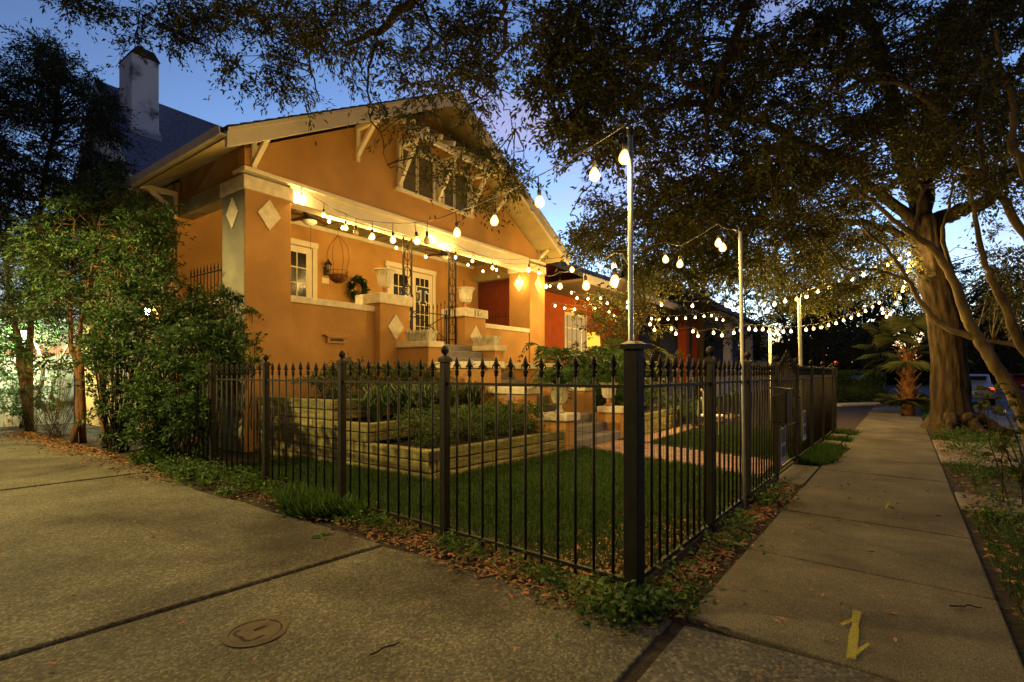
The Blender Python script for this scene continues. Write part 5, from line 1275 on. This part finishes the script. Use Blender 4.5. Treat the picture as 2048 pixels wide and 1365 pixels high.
# hedge ---------------------------------------------------------------
HG = thing('hedge', 'clipped rounded green hedge beyond the end of the fence', 'hedge', (24,-7.9,0))
n_ = 24000; U = rng.uniform(-1,1,(n_,3)); U = unit(U) * 1.0; P = np.sign(U)*np.abs(U)**.45; P = P*np.array([2.1,.95,.72]) * rng.uniform(.90,1.03,(n_,1)) + np.array([24.6,-7.85,.74]); P = P[P[:,2] > 0]
V, Q = leaves(P, unit(P-np.array([24.6,-7.85,.5])) + rng.normal(size=P.shape)*.6, .09, .05); np_mesh('foliage', V, Q, leafbox, HG)
mk('inner_mass', MB().lathe([(.9,0),(1.0,.5),(.95,1.1),(.5,1.25)], (24.6,-7.85,0), 12), leafa, HG)
mk('stems', MB().tube([(24.2,-7.8,-.02),(24.2,-7.8,.9)], .05, 6).tube([(25.3,-7.9,-.02),(25.3,-7.9,.9)], .05, 6), twigm, HG)
for i in range(9):
    a = gz(1680+i*9, 812-i*.3); tag(mk('edging_stone', MB().lathe([(.16,-.02),(.18,.06),(.10,.11)], (a.x, a.y, 0), 7), capm), 'pale rough stone edging the lawn before the hedge', 'stone', 'stones edging the hedge lawn')
# sapling at the right edge --------------------------------------------
sp_ = gz(2036,1012); C = [at(x,y,t_) for x,y,t_ in ((1975,800,5.3),(1990,830,5.2),(2000,860,5.3),(2010,900,5.2),(2025,930,5.2),(1985,785,5.4),(2030,860,5.1),(2040,960,5.2),(2015,830,5.4),(2035,800,5.3))]
shrub(sp_, C, .13, 'leggy sapling with a few heart-shaped leaves at the verge edge', m=leafm, ln=.08, wd=.06, ntw=3, nl=4, name='sapling', seed=5, r0=.008)
# far trees -------------------------------------------------------------
def far_tree(px, t_, h, wdt, seed, label='dark leafy tree far down the street', group='trees far down the street', m=leafd, n_=30, ln=.28, low=.30):
    b_ = at(px, 760, t_); b_.z = -.05; r = random.Random(seed)
    C = [b_ + Vector((r.gauss(0,.4)*wdt, r.gauss(0,.4)*wdt, h*r.uniform(low,1.0))) for _ in range(n_)]
    simple_tree(b_, [[b_, b_+Vector((r.uniform(-.4,.4),r.uniform(-.4,.4),h*.4)), b_+Vector((r.uniform(-.8,.8),r.uniform(-.8,.8),h*.75))]], C, wdt*.34, 10, 10, ln, ln*.5, m, bark, label, name='street_tree', r0=.22, group=group, seed=seed, sub=.02)
for i, (px, t_, h, wd_) in enumerate(((1560,40,9,3.6),(1640,34,7.5,3.2),(1700,46,11,4.5),(1760,38,8,3.4),(1820,60,14,6),(1890,48,11,4.5),(1960,40,9,4),(2020,52,12,5),(1660,70,16,7),(2080,38,9,4),(1500,55,13,5),(1930,70,15,7))):
    far_tree(px, t_, h, wd_, 200+i)
far_tree(1235, 15.5, 4.3, 1.5, 230, 'slim tree standing before the red house wall', None, leafm, 46, .10, .42)
far_tree(1400, 24, 7.5, 2.6, 231, 'leafy tree growing beside the red house roof', None, leafd, 34, .16, .4)
far_tree(1320, 27, 9, 3, 232, 'tall tree rising behind the red house', None, leafd, 34, .18, .4)
far_tree(1150, 30, 9, 3., 233, 'tree behind the red house next to the right eave', None, leafd, 26, .2, .3)
shrub(sb(1395,13.), [sb(1395,13.)+Vector((rnd.uniform(-.8,.8), rnd.uniform(-.8,.8), rnd.uniform(.2,.8))) for _ in range(22)], .28, 'broad bush on the lawn beyond the right bed', m=leafs, ln=.06, seed=7)

n_ = 42000; pxs = rng.uniform(1380,2200,n_); ts = rng.uniform(62,100,n_); zs = rng.beta(1.1,1.6,n_)*(9+4*np.sin(pxs*.02)+3*np.sin(pxs*.051))
P = np.array([tuple(at(a_, 747, b_)) for a_, b_ in zip(pxs, ts)]); P[:,2] = zs
V, Q = leaves(P, rng.normal(size=P.shape), .75, .5); tag(np_mesh('far_wood', V, Q, leafd, loc=(70,-10,0), kind='stuff'), 'dark mass of trees closing the far end of the street', 'trees')
n_ = 9000; x = rng.uniform(5,75,n_); y = -21.5 + rng.normal(size=n_)*.9; P = np.c_[x, y, rng.beta(1.1,1.5,n_)*(2.2+1.2*np.sin(x*.7))]
V, Q = leaves(P, rng.normal(size=P.shape), .30, .18); tag(np_mesh('far_hedgerow', V, Q, leafd, loc=(40,-21,0), kind='stuff'), 'dark hedgerow along the opposite side of the street', 'hedge')
# cars ------------------------------------------------------------------
def car(c, rotz, m, label):
    t = thing('parked_car', label, 'car', c); M = Matrix.Translation(c) @ Matrix.Rotation(rotz, 4, 'Z'); f = lambda x, y, z: tuple(M @ Vector((x,y,z)))
    prof = [(-2.15,.32),(2.15,.32),(2.18,.62),(2.0,.82),(1.2,.92),(-1.9,.98),(-2.18,.85),(-2.2,.5)]
    mk('body', MB().prism(prof, lambda a,b:f(a,-.86,b), lambda a,b:f(a,.86,b)), m, t, bevel=.06)
    cab = [(1.15,.90),(.45,1.42),(-1.1,1.45),(-1.85,.96)]
    mk('cabin', MB().prism(cab, lambda a,b:f(a,-.74,b), lambda a,b:f(a,.74,b)), m, t, bevel=.05)
    for s in (-1,1):
        mk('side_window', MB().prism([(.95,.95),(.40,1.36),(-1.0,1.38),(-1.45,.99)], lambda a,b:f(a,s*.745,b), lambda a,b:f(a,s*.755,b)), glassd, t)
        mk('wing_mirror', MB().box((0,0,0),(.01,.01,.01)) if False else MB().bar(f(.75,s*.88,.98), f(.75,s*1.05,1.0), .14, .12), m, t)
        mk('tail_light', MB().bar(f(-2.205,s*.62,.78), f(-2.205,s*.82,.78), .03, .14), tail, t)
        for x in (-1.35,1.35):
            wv = mk('wheel', MB().tube([f(x,s*.70,.33), f(x,s*.90,.33)], .33, 18), rubber, t); mk('rim', MB().tube([f(x,s*.895,.33), f(x,s*.91,.33)], .2, 12), galv, wv)
    mk('rear_window', MB().bar(f(-1.52,-.6,1.20), f(-1.52,.6,1.20), .02, .40, tuple(M.to_3x3() @ Vector((-.6,0,.8)))), glassd, t)
    mk('windscreen', MB().bar(f(.85,-.6,1.17), f(.85,.6,1.17), .02, .52, tuple(M.to_3x3() @ Vector((-.7,0,.6)))), glassd, t)
    mk('number_plate', MB().bar(f(-2.21,-.25,.62), f(-2.21,.25,.62), .012, .12), whitep, t)
car(Vector((29.4,-12.05,-.146)), R(-1), whitecar, 'silver-blue car parked at the kerb behind the oak trunk')
car(Vector((50,-17.3,-.146)), R(-4), redcar, 'red car with glowing tail lights across the street')
c_ = at(1672,725,70); TL = thing('traffic_signal', 'tiny red traffic signal far down the street', 'signal', (c_.x,c_.y,0))
mk('mast', MB().tube([(c_.x,c_.y,-.02),(c_.x,c_.y,c_.z+.5)], .06, 8), black, TL); mk('head', MB().box((c_.x-.15,c_.y-.15,c_.z-.5),(c_.x+.15,c_.y+.15,c_.z+.3)), black, TL); mk('red_lens', MB().tube([(c_.x-.2,c_.y,c_.z),(c_.x-.16,c_.y,c_.z)], .22, 12), tail, TL)
c_ = at(1702,724,62); SL = thing('street_lamp', 'tiny pale street lamp far down the street', 'lamp', (c_.x,c_.y,0))
mk('mast', MB().tube([(c_.x,c_.y,-.02),(c_.x,c_.y,c_.z)], .05, 8), black, SL); mk('lamp_head', MB().lathe([(.05,-.1),(.16,0),(.1,.12)], tuple(c_), 10), ltgreen, SL)

# ================================================================== GROUND COVER
def scatter(name, label, cat, P, D, ln, wd, m, fold=.25, up=None):
    V, Q = leaves(P, D, ln, wd, fold, up); o = np_mesh(name, V, Q, m, loc=(float(P[:,0].mean()), float(P[:,1].mean()), 0), kind='stuff'); return tag(o, label, cat)
def fl_u(v): return -1.44 + (v+7.56)*.0614
def fr_v(u): return -7.56 - (u+1.44)*.0284
# lawn grass
n_ = 90000; x = rng.uniform(-1.35,9.4,n_); y = rng.uniform(-7.7,-4.0,n_)
dens = np.clip(.25 + .9*(y+7.7)/1.3, .12, 1) * np.clip(.3 + (x+1.3)/1.0,.2,1)
keep = (rng.random(n_) < dens*np.clip(1.15-(x-1)/11,.35,1)) & ~((x > 2.9+(y+7.45)*.3) & (x < 4.6+(y+7.45)*.3)) & (y > -7.52-(x+1.44)*.0284) & ~((x > .2) & (y > -4.25) & (x < 3.2)) & ~((x>5.25)&(y>-5.1)&(x<13))
x, y = x[keep], y[keep]; x2 = rng.uniform(-1.2,.18,16000); y2 = rng.uniform(-4.2,-1.2,16000)
x = np.r_[x, x2]; y = np.r_[y, y2]
P = np.c_[x, y, np.full(len(x), -.006)]; D = rng.normal(size=P.shape)*.45 + np.array([0,0,1])
scatter('lawn_grass', 'short green lawn grass inside the fence', 'grass', P, D, .085, .010, grassm, .1)
# verge grass
n_ = 26000; x = rng.uniform(-1,24,n_); y = rng.uniform(-10.85,-9.35,n_)
nzv = np.sin(x*1.3)*np.cos(y*2.1+x*.4); keep = (y < -9.36-(x+1.1)*.024) & (nzv > -.35) & ~((x>2.3)&(x<3.35)) & ~((x>5.6)&(x<9.05)) & (np.hypot(x-ob.x, y-ob.y) > .9)
x, y = x[keep], y[keep]; P = np.c_[x, y, np.full(len(x),-.012)]; scatter('verge_grass', 'patchy dark grass on the street verge', 'grass', P, rng.normal(size=P.shape)*.5+np.array([0,0,1]), .09, .011, grassm, .1)
# grass by the walk beyond the gate
n_ = 9000; x = rng.uniform(4.3,9.4,n_); y = fr_v(x) - rng.uniform(.0,.45,n_)*np.clip((x-3.6),.3,1); keep = (y > -7.93-.0257*(x+1.55)+rng.uniform(-.15,.02,n_)) & ~((x>6.55)&(x<7.55)) & ~((x>7.95)&(x<8.95)); P = np.c_[x[keep], y[keep], np.full(keep.sum(), -.02)]
scatter('fence_grass', 'tufts of grass between fence and sidewalk beyond the gate', 'grass', P, rng.normal(size=P.shape)*.5+np.array([0,0,1]), .14, .012, grassm, .1)
# tuft of tall grass at the driveway edge
n_ = 2600; s_ = rng.beta(2,2,n_); v_ = -4.95 + s_*1.5; u_ = fl_u(v_) - rng.uniform(-.05,.42,n_)*np.sin(s_*3.1); P = np.c_[u_, v_, np.full(n_,-.02)]
scatter('grass_tuft', 'bright tuft of tall grass at the driveway edge below the fence', 'grass', P, rng.normal(size=P.shape)*.5+np.array([-.1,-.1,1]), .20, .012, weedm, .1)
# weeds along both fence feet
def weeds(name, label, along, n_cl, nl, hgt, ln, wd, seed):
    g = np.random.default_rng(seed); C = np.array([along(g) for _ in range(n_cl)]); sz = g.uniform(.5,1.2,n_cl)
    P = C[:,None,:] + g.normal(size=(n_cl,nl,3))*np.array([.085,.085,0])*sz[:,None,None]; P[...,2] = np.abs(g.normal(size=(n_cl,nl)))*hgt*sz[:,None]*.6 + .005
    D = g.normal(size=P.shape); D[...,2] = np.abs(D[...,2])*.5+.1
    scatter(name, label, 'weeds', P.reshape(-1,3), D.reshape(-1,3), ln, wd, weedm)
def alL(g): v = g.uniform(-7.75,-2.4); return (fl_u(v) - .08 - abs(g.normal())*.07, v, 0)
weeds('fence_weeds', 'low green weeds growing along the driveway side of the fence', alL, 40, 44, .09, .045, .028, 1)
def alL2(g): v = g.uniform(-3.0,.4); return (fl_u(v) - .15 - g.uniform(-.1,.42), v, 0)
weeds('driveway_weeds', 'leafy weeds at the driveway edge by the far fence posts', alL2, 70, 46, .13, .055, .034, 2)
def alR(g): u = g.uniform(-1.4,2.7); return (u, fr_v(u) - .10 - abs(g.normal())*.06, 0)
weeds('walk_weeds', 'dark weeds between the fence foot and the sidewalk', alR, 20, 44, .12, .045, .028, 3)
def alC(g): return (-1.55+g.normal()*.13, -7.62+g.normal()*.12, 0)
weeds('corner_weeds', 'clump of leafy weeds round the corner post', alC, 14, 50, .09, .05, .034, 4)
def alV(g): u = g.uniform(-1,12); return (u, -9.45-.024*(u+1.1) - g.uniform(0,1.2), 0)
weeds('verge_weeds', 'low leafy weeds on the street verge', alV, 120, 40, .12, .05, .03, 6)
# fallen leaves
def litter(name, label, fn, n_, seed, ln=.055, wd=.022):
    g = np.random.default_rng(seed); P = np.array([fn(g) for _ in range(n_)]); P[:,2] += g.uniform(.002,.014,n_); a = g.uniform(0,6.28,n_)
    D = np.c_[np.cos(a), np.sin(a), g.normal(size=n_)*.15]; scatter(name, label, 'leaves', P, D, ln, wd, deadm, .15, np.array([0,0,2.2]))
litter('leaf_litter', 'brown fallen leaves drifted along the driveway edge of the fence', lambda g: (lambda v: (fl_u(v)-.12+g.normal()*.13, v, .003))(g.uniform(-7.8,-2.5)), 3600, 1)
litter('walk_leaf_litter', 'brown fallen leaves between fence and sidewalk', lambda g: (lambda u: (u, fr_v(u)-.13+g.normal()*.08, .0))(g.uniform(-1.6,3.0)), 2900, 2)
litter('shrub_leaf_litter', 'reddish leaf litter under the shrubs beside the driveway', lambda g: (lambda v: (-1.45-abs(g.normal())*.28+.1, v, .004))(g.uniform(-1.6,7)), 3400, 3)
litter('lawn_leaf_litter', 'brown leaves lying in the thin grass inside the fence corner', lambda g: (-1.35+abs(g.normal())*1.0, -7.45+abs(g.normal())*.35, .012), 900, 4)
litter('verge_leaf_litter', 'brown leaves scattered over the verge', lambda g: (lambda u: (u, -9.36-.024*(u+1)-abs(g.normal())*.3, .005))(g.uniform(-1,10)), 1200, 5)
litter('scattered_leaves', 'single dead leaves scattered over driveway and sidewalk', lambda g: (g.uniform(-3.8,3.5), g.uniform(-9.2,-3) if g.random() < .5 else g.uniform(-8.9,-8), .014), 260, 6, .05, .018)
# twigs lying on the paving
for k, (x0, y0, x1, y1, lab) in enumerate(((740,1310,800,1285,'thin dark twig lying on the driveway near the round cover'),(1900,1212,1965,1216,'short dark twig lying across the sidewalk slab'),(955,1158,985,1154,'small dark twig at the edge of the driveway'))):
    p0, q0 = gz(x0,y0,.025), gz(x1,y1,.025); tag(mk('fallen_twig', MB().tube(wobble([p0, p0.lerp(q0,.5)+Vector((.01,.01,0)), q0], .003, 4, k), [.005]*4+[.0045]*4+[.003], 5), twigm), lab, 'twig')
gl_ = gz(645,1072,.01); t_ = thing('green_leaf_sprig', 'sprig of fresh green leaves dropped on the driveway', 'leaves', gl_)
P = np.array([tuple(gl_ + Vector((rnd.uniform(-.06,.06), rnd.uniform(-.06,.06), .01))) for _ in range(9)]); V, Q = leaves(P, rng.normal(size=P.shape)*np.array([1,1,.15]), .09, .035); np_mesh('leaves', V, Q, weedm, t_)
mk('stem', MB().tube([gl_+Vector((-.08,.02,.006)), gl_+Vector((.07,-.03,.01))], .003, 5), twigm, t_)
print('bulb lights', NB, 'objects', len(bpy.data.objects))
